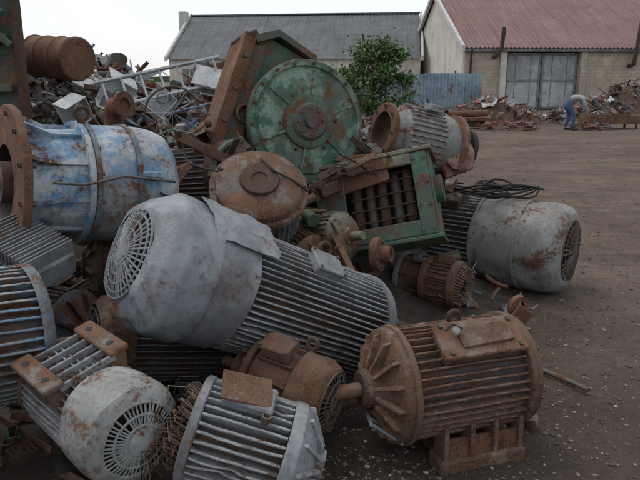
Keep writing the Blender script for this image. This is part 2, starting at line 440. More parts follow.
for i in range(16):
    a = 2 * PI * i / 16
    b.box((-.14, .40 * math.cos(a), .40 * math.sin(a)), (.12, .014, .05), M_green, bev=.002, rot=(math.degrees(a), 0, 0))
poly = [(-.70, -.26), (-.34, .56), (-.16, .60), (.10, .46), (.24, .2), (.16, -.36), (-.36, -.46)]
b.prism(poly, -.46, -.19, M_green)
b.prism([(-.74, -.24), (-.37, .64), (-.29, .61), (-.66, -.27)], -.50, -.12, M_rust)
b.prism([(-.60, -.10), (-.32, .55), (-.22, .55), (-.46, -.14)], -.20, -.15, M_greend)
b.prism([(-.30, .62), (-.12, .66), (.16, .48), (.15, .44), (-.12, .61), (-.29, .57)], -.50, -.13, M_green)
for q in (.1, .35, .6, .85):
    y, z = -.70 + .37 * q, -.26 + .87 * q
    b.lathe([(0, .02), (.02, .02), (.02, 0)], M_iron, Matrix.Translation((-.12, y, z)), 6)
b.box((-.35, -.30, .60), (.22, .16, .12), M_rustd, bev=.01, rot=(25, 0, 0))
b.lathe([(-.02, .07), (.08, .07), (.085, .055), (.03, .05), (.03, 0)], M_rust, Matrix.Translation((-.19, -.42, .08)), 24)
place(b, frame((-.085, 4.60, 1.415), (.40, -.90, .14), 0))

# --- rusty drum motor below the gearbox
b = B('electric_motor', [M_gbrown])
b.lathe([(-.45, .0), (-.45, .2), (-.40, .25), (-.03, .255)], M_grey, seg=56, dent=.02, sub=.04)
b.lathe([(-.03, .255), (-.03, .295), (-.024, .30), (.010, .30), (.016, .295), (.016, .27), (.05, .265), (.065, .25), (.085, .17), (.09, .12)], M_gbrown, seg=64, dent=.014, freq=5, sub=.03)
b.lathe([(.09, .12), (.11, .115), (.11, .05), (.10, .045), (.10, 0)], M_rustd, seg=32)
b.bolts(.014, .283, 10, M_iron, br=.010, h=.012)
b.fins(-.40, -.04, .25, .275, 40, M_grey, M_greytip, th=.008)
b.tube([(.10, .02, .16), (.12, .08, .05), (.10, .2, -.02), (.03, .29, -.05)], .007, M_dark)
place(b, frame((-.37, 3.83, 1.06), (.12, -.62, .70), 0))

# --- open green gearbox casing with rollers
b = B('gearbox_casing', [M_green])
W, D, H = .84, .46, .60
b.box((0, .21, 0), (W, .03, H), M_greend); b.box((-W / 2 + .02, 0, 0), (.04, D - .06, H - .004), M_green); b.box((W / 2 - .02, 0, 0), (.04, D - .06, H - .004), M_green)
b.box((0, -.01, H / 2 + .012), (W + .06, D, .03), M_olive, bev=.006); b.box((0, -.01, -H / 2 - .012), (W + .04, D, .03), M_green)
b.box((-.30, -.215, 0), (.20, .03, H - .01), M_green, bev=.008); b.box((.35, -.215, 0), (.11, .03, H - .01), M_green, bev=.008)
b.box((.05, -.218, .255), (.50, .035, .08), M_olive, bev=.008); b.box((.05, -.218, -.24), (.50, .035, .11), M_green, bev=.008)
for i in range(5):
    x = -.14 + .095 * i
    b.lathe([(-.2, .03), (-.12, .038), (.0, .034), (.12, .038), (.2, .03)], M_iron if i % 2 else M_rustd, Matrix.Translation((x, -.10 + .03 * (i % 2), .01)) @ Matrix.Rotation(PI / 2, 4, 'Y'), 16)
for i in range(4):
    b.box((.05, -.15 + .004 * i, -.13 + .09 * i), (.46, .012, .010), M_rustd, bev=.002, rot=(0, rnd.uniform(-4, 4), 0))
for x in (-.38, -.22, .31, .385):
    for z in (-.25, -.08, .08, .25):
        b.lathe([(0, .014), (.012, .014), (.012, 0)], M_iron, Matrix.Translation((x, -.232, z)) @ Matrix.Rotation(-PI / 2, 4, 'Z'), 6)
b.lathe([(0, .10), (.05, .10), (.055, .09), (.055, .05), (.02, .045), (.02, 0)], M_green, Matrix.Translation((W / 2, 0, .05)), 28)
b.box((-.1, -.1, H / 2 + .05), (.3, .16, .05), M_rust, bev=.01, rot=(0, 5, 12))
place(b, euler((.44, 4.62, .80), -20, -13, -12))

# --- rusty flange + grey motor behind on right of the heap
b = B('flange_motor', [M_grey])
b.lathe([(0, .15), (0, .215), (.006, .22), (.034, .22), (.04, .215), (.04, .16)], M_rust, seg=48)
b.lathe([(0, .15), (.06, .14), (.08, .08), (.08, 0)], M_rustd, seg=40)
b.bolts(-.01, .19, 8, M_iron, br=.012, h=.01)
b.lathe([(.04, .16), (.12, .17), (.14, .22), (.55, .225), (.60, .21)], M_beige, seg=56, dent=.015, sub=.04)
b.fins(.15, .45, .215, .245, 34, M_beige, M_greytip, th=.008)
b.lathe([(.60, .25), (.64, .25), (.645, .24)], M_pink, seg=48); b.lathe([(.60, .25), (.60, .15)], M_pink, seg=48)
b.lathe([(.645, .24), (.66, .12), (.72, .11), (.72, .0)], M_pink, seg=40)
b.lathe([(.74, .17), (.78, .17), (.78, .06), (.80, .05), (.80, 0)], M_dark, seg=40); b.lathe([(.74, .17), (.74, 0)], M_dark, seg=40)
b.box((.35, -.1, .25), (.12, .12, .05), M_grey)
place(b, frame((.46, 4.90, 1.33), (.80, .30, -.20), 0))
b = B('machine_guard', [M_beige])
b.box((0, 0, 0), (.05, .26, .22), M_pink, bev=.02); b.lathe([(0, .12), (.05, .12), (.06, .09), (.06, 0)], M_pink, Matrix.Translation((.02, .02, .03)), 28)
for i in range(6): b.box((-.04, -.1 + .04 * i, 0), (.06, .012, .24), M_beige, bev=.003)
place(b, frame((1.05, 4.97, 1.10), (.25, -.95, .2), .3))

# --- small stripped motor with windings
b = B('stripped_motor', [M_rustd])
b.lathe([(0, .13), (0, .17), (.02, .175), (.05, .175), (.06, .15)], M_brown, seg=44)
b.lathe([(0, .13), (.05, .07), (.05, 0)], M_dark, seg=32)
for i in range(40):
    a = 2 * PI * i / 40
    b.tube([(.0 + rnd.uniform(-.01, .01), .10 * math.cos(a), .10 * math.sin(a)), (-.045 + rnd.uniform(-.02, .01), .13 * math.cos(a + .1), .13 * math.sin(a + .1)), (.01, .15 * math.cos(a + .2), .15 * math.sin(a + .2))], .007, M_copper, seg=6)
b.lathe([(.06, .15), (.22, .15), (.24, .165), (.27, .165), (.28, .15)], M_rust, seg=44, dent=.01, sub=.03)
b.fins(.07, .21, .145, .168, 28, M_rustd, M_brown, th=.008, skip=.1)
b.lathe([(.28, .15), (.30, .10), (.40, .10), (.41, .14), (.45, .145), (.46, .14), (.47, .08), (.55, .07), (.55, 0)], M_brown, seg=40, sub=.03)
b.lathe([(.43, .155), (.44, .16), (.47, .16), (.48, .15), (.48, .1)], M_grey, seg=40)
for i in range(8):
    a = 2 * PI * i / 8
    b.tube([(.0, .16 * math.cos(a), .16 * math.sin(a)), (.46, .15 * math.cos(a), .15 * math.sin(a))], .008, M_rustd, seg=6)
b.box((.14, 0, .17), (.12, .1, .06), M_brown, rot=(0, 0, 10)); b.box((.36, -.02, .13), (.07, .12, .05), M_grey, rot=(0, 10, 4))
place(b, frame((1.02, 4.42, .26), (-.84, .53, .04), .3))

# --- bottom-left motor: cowl towards camera, feet turned up
b = B('electric_motor', [M_grey])
R = .165; RF = .20; L = .40
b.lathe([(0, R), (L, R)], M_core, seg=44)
b.fins(.0, L, R, RF, 40, M_greyfin, M_greytip, th=.007, jit=.1)
bell(b, 0, RF, M_brown, M_grey, -1, .09, 10); shaft(b, -.12, .026, .12, M_shaft)
b.lathe([(L - .03, RF + .008), (L + .12, RF + .012), (L + .17, RF - .002), (L + .19, RF - .03), (L + .20, RF - .055)], M_white, seg=72, dent=.010, freq=6, sub=.015)
b.grille(L + .195, RF - .052, M_white, nr=48, rings=(.45, .72, 1.0), dome=.03, hub=.36)
feet(b, .02, .34, R, RF + .03, .14, M_gbrown, fw=.085, th=.026)
for i in range(5): b.box((.05 + .07 * i, 0, -RF - .0), (.012, .24, .03), M_grey, bev=.003)
place(b, frame((-1.11, 2.57, .42), (.42, -.41, -.03), math.radians(195)))

# --- bottom-centre ribbed motor
b = B('electric_motor', [M_greyfin])
R = .17; RF = .215; L = .36
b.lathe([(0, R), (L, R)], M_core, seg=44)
b.fins(.02, L - .01, R, RF, 38, M_greyfin, M_greytip, th=.011, jit=.12)
b.lathe([(-.02, .14), (-.02, RF - .01), (-.014, RF), (.014, RF), (.02, RF - .01)], M_grey, seg=56, dent=.006, freq=9)
b.lathe([(-.02, .14), (.02, .09), (.02, 0)], M_dark, seg=36)
b.lathe([(L - .01, RF), (L, RF + .006), (L + .04, RF + .006), (L + .06, RF - .01), (L + .10, RF - .07), (L + .13, .07), (L + .16, .065), (L + .16, 0)], M_grey, seg=56, dent=.012, sub=.025)
for i in range(12):
    a = 2 * PI * i / 12; ca, sa = math.cos(a), math.sin(a)
    vs = [(px, r * ca - sg * .007 * sa, r * sa + sg * .007 * ca) for sg in (-1, 1) for px, r in [(L + .03, RF - .01), (L + .07, RF), (L + .15, .08), (L + .11, .08)]]
    b.add(vs, [[0, 1, 2, 3], [4, 5, 6, 7], [0, 1, 5, 4], [1, 2, 6, 5], [2, 3, 7, 6]], M_greytip)
for i in range(190):
    a = 2 * PI * i / 190 + rnd.uniform(-.06, .06); r0 = rnd.uniform(.09, .12); d_ = rnd.uniform(-.10, -.05); q = rnd.uniform(.9, 1.1)
    b.tube([(-.0, r0 * math.cos(a), r0 * math.sin(a)), (d_, (r0 + .025) * q * math.cos(a + .15), (r0 + .025) * q * math.sin(a + .15)), (d_ * .8, .165 * q * math.cos(a + .35), .165 * q * math.sin(a + .35)), (-.01, .16 * math.cos(a + .45), .16 * math.sin(a + .45))], .0032, rnd.choice((M_copper, M_copper, M_copper, S_tan, M_rustd, M_dark)), seg=4)
for i in range(14):
    z = rnd.uniform(-.1, .14); y = rnd.uniform(-.2, .1)
    b.tube([(-.06, y + .05, z), (-.13 + rnd.uniform(-.03, .03), y, z + .02), (-.12 + rnd.uniform(-.03, .03), y - .03, z - .1), (-.09 + rnd.uniform(-.06, .03), y, z - .22)], .0028, rnd.choice((S_tan, M_copper, M_dark, S_grey)), seg=5)
b.box((.17, .02, RF + .0), (.20, .14, .04), M_greyfin, bev=.008); b.box((.15, .03, RF + .028), (.20, .15, .010), M_gbrown, bev=.004, rot=(4, 5, 12))
b.lathe([(0, .02), (.03, .02), (.03, .012), (.01, .012)], M_iron, Matrix.Translation((.25, -.06, RF - .02)) @ Matrix.Rotation(-PI / 2, 4, 'Y'), 12)
place(b, frame((-.49, 2.28, .36), (.80, -.05, -.24), math.radians(12)))

# --- small rusty motor between them
b = B('electric_motor', [M_rust])
R = .15; RF = .178; L = .22
b.lathe([(0, R), (L, R)], M_rust, seg=44, dent=.01, sub=.03)
b.fins(.02, L - .02, R, RF, 22, M_brown, M_rust, th=.011, skip=.25)
bell(b, 0, RF, M_rust, M_brown, -1, .10, 6); shaft(b, -.12, .024, .10, M_shaft)
b.lathe([(L - .01, RF + .005), (L + .08, RF + .01), (L + .13, RF - .02), (L + .15, RF - .05)], M_rust, seg=64, dent=.03, freq=6, sub=.015)
b.grille(L + .15, RF - .04, M_iron, nr=30, rings=(.4, .7, 1.0), dome=.02)
tbox(b, .10, math.radians(15), RF - .01, (.14, .11, .05), M_rust); eye(b, .2, -.4, RF, M_rustd, .025)
place(b, frame((-.27, 2.76, .36), (.80, -.42, -.12), 0))

# --- dark motor under the big one
b = B('electric_motor', [M_bluerust])
R = .185; RF = .215; L = .5
b.lathe([(0, R), (L, R)], M_rustd, seg=40); b.fins(0, L, R, RF, 40, M_bluerust, M_greyfin, th=.008)
b.lathe([(L - .02, RF + .01), (L + .10, RF + .012), (L + .14, RF - .03)], M_brown, seg=56, dent=.02, sub=.02)
b.grille(L + .14, RF - .03, M_iron, nr=28, rings=(.35, .6, .85, 1.0), dome=.02); bell(b, 0, RF, M_bluerust, M_rustd, -1)
place(b, frame((-.60, 3.30, .30), (-.55, -.32, .14), 0))

# --- large ribbed housing at left edge
b = B('ribbed_stator_housing', [M_bluerust])
R = .265; RF = .31; L = .95
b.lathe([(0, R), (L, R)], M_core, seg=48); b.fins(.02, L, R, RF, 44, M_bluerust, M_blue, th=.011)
b.lathe([(-.0, .17), (-.0, RF), (.03, RF + .006), (.05, RF)], M_bluerust, seg=56); b.lathe([(0, .17), (.1, .15), (.1, 0)], M_dark, seg=40)
b.lathe([(L, .0), (L, RF)], M_rustd, seg=40)
place(b, frame((-1.33, 2.76, .58), (-.72, -.66, .10), 0))

# --- grey finned box near left edge
b = B('heat_sink_casing', [M_greyfin])
b.box((0, 0, 0), (.42, .26, .12), M_greyfin, bev=.01)
for i in range(15):
    b.box((-.19 + .027 * i, 0, .09), (.008, .27, .07), M_grey, bev=.002, rot=(0, rnd.uniform(-6, 6), 0)); b.box((-.19 + .027 * i, -.14, 0), (.008, .03, .12), M_grey, bev=.002)
place(b, euler((-1.44, 3.02, .86), 14, 16, -30))

# --- more half-buried machines inside the heap
def generic(name, o, ax, R, L, m, mf, mt, n=36, cowl=None, roll=0):
    b = B(name, [m]); RF = R * 1.15
    b.lathe([(0, R), (L, R)], M_core, seg=40); b.fins(.02, L, R, RF, n, mf, mt, th=.008); bell(b, 0, RF, m, mf, -1, .1, 10)
    shaft(b, -.13, R * .13, R * .5, M_shaft)
    b.lathe([(L - .02, RF + .008), (L + .16, RF + .01), (L + .22, RF - .05)], cowl or m, seg=56, dent=.02, sub=.025)
    b.grille(L + .22, RF - .05, M_iron, nr=30); tbox(b, L * .5, roll, RF - .02, (.18, .15, .08), m)
    return place(b, frame(o, ax, 0))
generic('electric_motor', (-1.05, 4.55, 1.02), (.9, -.3, .1), .20, .4, M_rustd, M_bluerust, M_grey)
generic('electric_motor', (-1.9, 4.5, .9), (.8, .3, .1), .26, .5, M_brown, M_rust, M_browntip)
generic('electric_motor', (-.1, 4.0, .52), (-.7, .5, .2), .2, .4, M_rust, M_brown, M_rust)
generic('electric_motor', (.30, 5.4, .90), (.9, .2, .1), .24, .5, M_rustd, M_iron, M_brown)
generic('electric_motor', (-1.35, 3.25, .38), (-.9, .3, .05), .2, .5, M_bluerust, M_rustd, M_grey)
generic('electric_motor', (-1.3, 3.75, .62), (.9, .2, -.05), .2, .45, M_rustd, M_bluerust, M_brown)
b = B('electric_motor', [M_olive])
b.lathe([(-.22, 0), (-.22, .15), (0, .165), (.03, .16), (.06, .12), (.075, .06), (.09, .055), (.09, .03), (.19, .028), (.19, 0)], M_olive, seg=44, dent=.01, sub=.03)
b.fins(-.20, .01, .16, .182, 30, M_olive, M_gbrown, th=.008)
b.bolts(.03, .14, 6, M_rustd)
place(b, frame((.14, 4.12, .69), (.60, -.55, .20), 0))
b = B('rusty_coupling', [M_rust]); b.lathe([(0, .05), (0, .11), (.03, .115), (.05, .11), (.05, .06), (.12, .055), (.12, .03), (0, .03), (0, .05)], M_rust, seg=36); b.bolts(.05, .085, 6, M_iron)
place(b, frame((.36, 4.10, .58), (.8, -.35, .1), 0))

# ------------------------------------------------------------------ scrap pieces
def piece(b, pos, s, mats, flatness=0.0):
    M = Matrix.Translation(V3(pos)) @ Euler((rnd.uniform(-.9, .9) * (1 - flatness) * 1.6, rnd.uniform(-.9, .9) * (1 - flatness), rnd.uniform(0, 2 * PI))).to_matrix().to_4x4()
    m = rnd.choice(mats); k = rnd.random()
    if k < .20:
        n = 5; w = s * rnd.uniform(.2, .5); vs = []; fs = []; be = rnd.uniform(-1.6, 1.6); s_ = s * .8
        for i in range(n + 1):
            for j in range(n + 1):
                u, v = i / n - .5, j / n - .5
                z = be * s_ * .5 * u * u + .16 * s_ * noise.noise(V3((u * 3 + pos[0] * 7, v * 3, pos[1] * 5)))
                vs.append((u * s_, v * w, z))
        for i in range(n):
            for j in range(n): q = i * (n + 1) + j; fs.append([q, q + 1, q + n + 2, q + n + 1])
        b.add(vs, fs, m, M)
    elif k < .38:
        t = min(.006, s * .06); w = min(rnd.uniform(.02, .06), s * .3)
        b.box((0, 0, 0), (s * 1.3, w, t), m, M, .001); b.box((0, w / 2 - t / 2, w / 2 + t / 2), (s * 1.3, t, w), m, M, .001)
    elif k < .58:
        r = min(rnd.uniform(.008, .03), s * .12); be = rnd.uniform(-.3, .3) * s
        b.tube([(-s * .6, 0, 0), (-s * .2, be * .6, 0), (s * .2, be * .7, be * .3), (s * .6, 0, be)], r, m, M, 8)
    elif k < .67:
        b.box((0, 0, 0), (s * rnd.uniform(.2, .6), s * rnd.uniform(.12, .35), s * rnd.uniform(.06, .25)), m, M, .008)
    elif k < .74:
        w = s * .6; t = min(rnd.uniform(.01, .022), s * .08)
        for y in (-w / 2, w / 2): b.box((0, y, 0), (s, t, t), m, M, .002)
        for i in range(rnd.randint(2, 5)): b.box((-s / 2 + t + (s - 2 * t) * i / 4, 0, 0), (t, w - t, t * .9), m, M, .002)
    elif k < .81:
        r = s * rnd.uniform(.1, .22); t = min(.04, r * .5)
        b.lathe([(0, r * .6), (0, r), (t, r), (t, r * .6), (0, r * .6)], m, M @ Matrix.Rotation(PI / 2 * (flatness > .8), 4, 'Y'), 20)
    elif k < .88:
        r = s * rnd.uniform(.1, .2)
        b.lathe([(0, 0), (0, r * .9), (.01, r), (r * 2.2, r), (r * 2.25, r * .85), (r * 2.1, 0)], m, M, 18, dent=r * .35, freq=8, sub=r * .5)
    else:
        p = V3((0, 0, 0)); pts = []
        for i in range(12):
            pts.append(p.copy()); p += V3((rnd.uniform(-1, 1), rnd.uniform(-1, 1), rnd.uniform(-.6, .6) * (1 - flatness))) * s * .22
        b.tube(pts, min(.006, s * .05), m, M, 5)
def gz(x, y):
    h = .018 * noise.noise(V3((x * .9, y * .9, 0))) + .010 * noise.noise(V3((x * 3.1, y * 3.1, 4))) + .007 * noise.noise(V3((x * 9, y * 9, 2)))
    h += .05 * noise.noise(V3((x * .17, y * .17, 8))) * min(1, max(0, (y - 6) / 8))
    h += .006 * noise.noise(V3((x * 25, y * 25, 1)))
    return h
def heap(name, hf, x0, x1, y0, y1, n, smin, smax, mats, base, step=.12, minh=.03, flat_=.3, lift=.08, px=None):
    b = B(name, [base]); nx = int((x1 - x0) / step); ny = int((y1 - y0) / step); vs = []; fs = []
    for j in range(ny + 1):
        for i in range(nx + 1):
            x = x0 + i * step; y = y0 + j * step; h = hf(x, y)
            vs.append((x, y, -.06 + h * (1 + .15 * noise.noise(V3((x * 3, y * 3, 1))))))
    for j in range(ny):
        for i in range(nx): q = j * (nx + 1) + i; fs.append([q, q + 1, q + nx + 2, q + nx + 1])
    b.add(vs, fs, base)
    c = 0; tr = 0; px = px or (x0, x1, y0, y1)
    while c < n and tr < n * 30:
        tr += 1; x = rnd.uniform(px[0], px[1]); y = rnd.uniform(px[2], px[3]); h = hf(x, y)
        if h < minh: continue
        piece(b, (x, y, h + rnd.uniform(-.5, 1) * lift), smin + (smax - smin) * rnd.random() ** 2, mats, flat_); c += 1
    return b.done(smooth=30)
def gs(x, y, cx, cy, sx, sy, h): return h * math.exp(-((x - cx) / sx) ** 2 - ((y - cy) / sy) ** 2)

def h1(x, y):
    return gs(x, y, -.2, 5.1, 1.1, .7, .92) + gs(x, y, -1.7, 4.6, .9, .9, .85) + gs(x, y, -2.6, 3.2, .7, 1.0, .6) + gs(x, y, -1.2, 3.1, .5, .45, .12)
heap('scrap_metal_pile', h1, -4.2, 1.6, 2.2, 6.6, 480, .10, .5, [M_rust, M_rustd, M_brown, M_iron, M_rustd, M_green, S_grey, M_bluerust], M_soil, .08, .04, .3, .08)
b = B('metal_offcuts', [M_rustd])
for i in range(110):
    x = rnd.uniform(-1.7, .35); y = rnd.uniform(2.5, 4.1)
    piece(b, (x, y, rnd.uniform(.02, .2)), rnd.uniform(.10, .3), [M_rust, M_rustd, M_iron, M_brown, M_dark, S_grey], .4)
for i in range(90):
    x = rnd.uniform(.1, 1.4); y = rnd.uniform(3.5, 5.2)
    piece(b, (x, y, gz(x, y) + .01), rnd.uniform(.03, .13), [M_rust, M_rustd, M_brown, M_iron, S_grey], .93)
for i in range(45):
    x = rnd.uniform(-1.6, -.7); y = rnd.uniform(1.9, 2.7)
    piece(b, (x, y, rnd.uniform(.02, .14)), rnd.uniform(.06, .2), [M_rust, M_rustd, M_iron, M_brown, M_dark], .7)
b.done()
b = B('bent_steel_plates', [M_rust])
for p, s in (((.16, 4.5, 1.15), .45), ((.30, 4.75, 1.18), .4), ((.02, 4.4, 1.0), .35), ((-.62, 4.15, 1.22), .4), ((-.9, 4.3, 1.3), .45), ((.62, 4.9, 1.0), .5), ((.95, 5.1, .85), .5), ((-.15, 4.2, .85), .35), ((.05, 3.95, .7), .3), ((-1.1, 4.0, 1.3), .4), ((-.95, 3.9, 1.15), .35), ((-.75, 4.4, 1.4), .4)):
    for q in range(4): piece(b, V3(p) + V3((rnd.uniform(-.1, .1), rnd.uniform(-.1, .1), rnd.uniform(-.08, .05))), s * rnd.uniform(.4, 1), [M_rust, M_brown, M_rustd, M_green, M_iron], .2)
b.box((.23, 4.45, 1.12), (.36, .09, .02), M_brown, bev=.003, rot=(25, -28, -20))
b.box((.32, 4.50, 1.02), (.34, .12, .015), M_rust, bev=.003, rot=(60, -20, -10))
b.done()

def h2(x, y):
    return max(gs(x, y, -3.4, 9.4, 1.9, 1.5, 1.95), gs(x, y, -1.3, 9.0, 1.6, 1.3, 1.75), gs(x, y, .3, 9.4, 1.2, 1.0, .95), gs(x, y, -6.0, 9.8, 2, 1.5, 2.0))
light = [S_white, S_white, S_white, S_alu, S_alu, S_alu, S_grey, S_grey, M_rust, M_rustd, M_brown, S_red, S_blue, S_tan, M_dark, M_iron, M_rust, M_green]
heap('scrap_metal_pile', h2, -8, 2.4, 6.8, 12.5, 2700, .08, .72, light, M_core, .2, .12, .1, .15, (-5.2, 1.8, 7.2, 9.8))

b = B('rusty_barrel', [M_rust])
b.lathe([(0, 0), (0, .25), (.01, .26), (.02, .265), (.03, .25), (.26, .25), (.28, .262), (.30, .25), (.52, .25), (.54, .262), (.56, .25), (.78, .25), (.79, .265), (.80, .255), (.78, .24), (.78, 0)], M_rust, seg=40, dent=.012, sub=.04)
place(b, frame((-2.92, 8.05, 1.95), (-.85, .52, .06), 0))
b = B('rusty_pipe_elbow', [M_rust]); b.tube([(-.05, 0, -.3), (0, 0, 0), (.02, -.03, .08), (.06, -.08, .13), (.16, -.12, .15)], .075, M_rust, seg=20)
b.lathe([(0, .075), (0, .105), (.025, .105), (.025, .055)], M_rust, frame((.16, -.12, .15), (.9, -.35, .1)), 28)
place(b, euler((-1.75, 5.5, 1.36), 0, 0, -10))
b = B('aluminium_ladder', [S_alu])
for y in (-.17, .17): b.box((0, y, 0), (1.5, .03, .05), S_alu, bev=.004)
for i in range(7): b.tube([(-.66 + .22 * i, -.155, 0), (-.66 + .22 * i, .155, 0)], .014, S_alu)
place(b, euler((-1.85, 7.75, 1.68), 60, -12, 20))
b = B('bent_bicycle_frame', [S_blue])
b.torus((0, 0, 0), .3, .012, M_iron, axis='Y', seg=32); b.torus((.95, .05, 0), .3, .012, M_iron, axis='Y', seg=32)
b.tube([(0, 0, 0), (.35, 0, .35), (.8, 0, .4), (.95, 0, 0)], .016, S_blue); b.tube([(.35, 0, .35), (.45, 0, -.05), (.8, 0, .4)], .016, S_blue); b.tube([(0, 0, 0), (.45, 0, -.05)], .012, S_blue)
for k in range(12):
    a = PI * k / 6; b.tube([(0, 0, 0), (.3 * math.cos(a), 0, .3 * math.sin(a))], .003, S_alu, seg=4)
place(b, euler((-1.65, 7.3, 1.35), 20, 30, 30))
for i, (p, r, d) in enumerate((((-2.45, 7.9, 1.55), (20, 25, 30), (.34, .3, .40)), ((-1.30, 7.9, 1.68), (60, 10, -20), (.34, .24, .26)), ((-2.9, 7.7, 1.35), (10, -30, 50), (.3, .26, .28)), ((-1.9, 7.7, 1.45), (-20, 40, 10), (.3, .2, .3)))):
    b = B('appliance_casing', [S_white]); x, y, z = d
    b.box((0, 0, -z / 2), (x, y, .012), S_white, bev=.002); b.box((0, 0, z / 2), (x, y, .012), S_white, bev=.002, rot=(3, 4, 0)); b.box((0, y / 2 - .008, 0), (x - .02, .012, z - .02), S_white, bev=.002); b.box((x / 2 - .008, 0, 0), (.012, y - .03, z - .02), S_white, bev=.002, rot=(0, 3, 0))
    b.box((0, -y / 2 + .02, -z * .2), (x - .04, .012, z * .5), S_grey, bev=.002); b.torus((0, -y / 2, .05), .06, .01, S_grey, axis='Y', seg=18)
    place(b, euler(p, *r))

# green steel container at left edge
cont = empty('steel_container', (-3.95, 7.3, 0))
def cb(nm, c, d, m, rot=None, bev=.01):
    b = B(nm, [m]); b.box(c, d, m, bev=bev, rot=rot); o = b.done(); child(o, cont); return o
cb('back_wall', (-1.0, .8, 1.75), (.6, .04, 3.4), M_greend); cb('end_wall', (-1.4, .4, 1.75), (.05, .75, 3.4), M_greend)
cb('corner_post', (.66, 0, 1.9), (.08, .12, 3.8), M_rustd); cb('mid_post', (.15, .0, 1.9), (.10, .08, 3.8), M_greend)
cb('front_panel', (-.38, .06, 1.9), (1.95, .03, 3.7), M_greend); cb('top_rail', (-.3, -.02, 3.75), (1.7, .12, .12), M_green)
for i, z in enumerate((.9, 1.62, 2.15, 2.7)): cb('rail_%d' % (i + 1), (-.28, -.02, z), (1.66, .07, .09), M_green)
cb('brace', (.15, -.08, 2.0), (1.2, .05, .07), M_green, rot=(0, -48, 0)); cb('brace_2', (.15, -.07, 2.45), (1.2, .05, .07), M_green, rot=(0, 40, 0))
b = B('vent_ring', [M_rustd]); b.torus((.38, -.13, 2.05), .08, .016, M_rustd, axis='Y'); child(b.done(), cont)

# far scrap on the right
def h3(x, y): return max(gs(x, y, 6.8, 26, 1.9, 1.0, .95), gs(x, y, 3.6, 25.5, 1.5, .9, .7))
heap('scrap_metal_pile', h3, 1.0, 10, 23.5, 28.5, 480, .15, 1.0, [M_rust, M_brown, M_rustd, S_red, S_red, M_rust, S_grey, S_tan, S_white], M_rustd, .25, .12, .35, .15)
def h4(x, y): return max(gs(x, y, 14.2, 28.3, 2.8, 1.3, 1.7), gs(x, y, 18.0, 28.3, 3.0, 1.5, 2.1))
heap('scrap_metal_pile', h4, 10, 21, 25.5, 31, 1500, .15, .8, [M_rustd, M_iron, M_iron, S_grey, S_grey, M_rust, S_alu, M_brown, M_dark, S_red], M_rustd, .25, .1, .3, .2)
def h5(x, y): return gs(x, y, 6.5, 22.6, .95, .5, .30) + gs(x, y, 9.6, 22.9, .7, .5, .22)
heap('scrap_metal_pile', h5, 5, 11, 21.5, 24, 200, .15, .6, [S_red, S_red, S_red, M_rust, M_pink, S_grey, M_brown], M_rustd, .2, .07, .6, .08)
b = B('steel_trough', [M_rust])
b.box((0, 0, .22), (2.0, .8, .04), M_rust); b.box((0, -.4, .34), (2.0, .03, .28), M_brown); b.box((0, .4, .34), (2.0, .03, .28), M_brown)
for x in (-.98, .98): b.box((x, 0, .34), (.03, .77, .28), M_rust)
for x in (-.8, .8):
    for y in (-.35, .35): b.box((x, y, .1), (.06, .06, .2), M_rustd)
place(b, euler((10.5, 23.5, 0), 0, 0, 8))
b = B('low_machine_bed', [M_rustd]); b.box((0, 0, .35), (2.6, .8, .12), M_rust); b.box((0, 0, .15), (2.3, .6, .3), M_rustd); b.box((-.8, 0, .6), (.6, .6, .4), M_brown, bev=.03); b.tube([(-.2, 0, .5), (1.2, 0, .55)], .12, M_rust, seg=14)
place(b, euler((4.9, 23.8, 0), 0, 0, -8))

# ------------------------------------------------------------------ cables
b = B('power_cables', [M_dark])
for k in range(6):
    pts = []; a0 = rnd.uniform(0, 6)
    for i in range(22):
        a = a0 + i * .42
        pts.append((1.26 + .05 * k * .4 + (.22 + .05 * math.sin(k)) * math.cos(a) * (1 + i * .012) + .015 * i, 5.36 + .16 * math.sin(a), .78 + .03 * math.sin(a * 2 + k) + .012 * k))
    b.tube(pts, .009, M_dark, seg=6)
b.done()
b = B('loose_wire', [M_dark])
def wire(p, seed, n, st, r=.005):
    r_ = random.Random(seed); q = V3(p); a = r_.uniform(0, 6); pts = []
    for i in range(n):
        pts.append((q.x, q.y, gz(q.x, q.y) + .012 + .01 * abs(math.sin(i)))); a += r_.uniform(-.7, .7); q += V3((math.cos(a), math.sin(a), 0)) * st
    b.tube(pts, r, M_dark, seg=5)
for i, p in enumerate(((1.3, 5.0), (1.5, 4.9), (1.2, 4.4))): wire((p[0], p[1], 0), i + 3, 14, .035)
b.done()
b = B('hanging_cables', [M_dark])
for p0, p1, sag in (((-1.0, 4.2, 1.45), (-.55, 3.7, 1.2), .12), ((-.9, 4.3, 1.4), (-.2, 4.1, 1.15), .2), ((.15, 4.4, 1.2), (.7, 4.6, 1.12), .1), ((-1.3, 3.7, 1.5), (-.8, 3.5, 1.05), .1)):
    a_, c_ = V3(p0), V3(p1); b.tube([a_.lerp(c_, t / 10) + V3((.03 * math.sin(t), .02 * math.cos(t * 2), -sag * math.sin(t / 10 * PI))) for t in range(11)], .007, M_dark, seg=6)
b.done()
b = B('scrap_pipe', [M_iron]); b.tube([(0, 0, 0), (.17, .01, .0), (.36, -.02, .01)], .015, M_iron, seg=12); b.tube([(-.005, 0, 0), (.02, 0, 0)], .021, M_rust, seg=12)
place(b, euler((1.30, 3.55, .022), 0, 0, -55))
b = B('rusty_bracket', [M_rust])
b.box((0, 0, 0), (.12, .02, .26), M_rust, bev=.005, rot=(8, 14, 0)); b.box((.05, .05, -.1), (.12, .12, .02), M_brown, bev=.004); b.lathe([(0, .03), (0, .06), (.03, .06), (.03, .03)], M_rust, Matrix.Translation((0, 0, .12)) @ Matrix.Rotation(PI / 2, 4, 'Z'), 20)
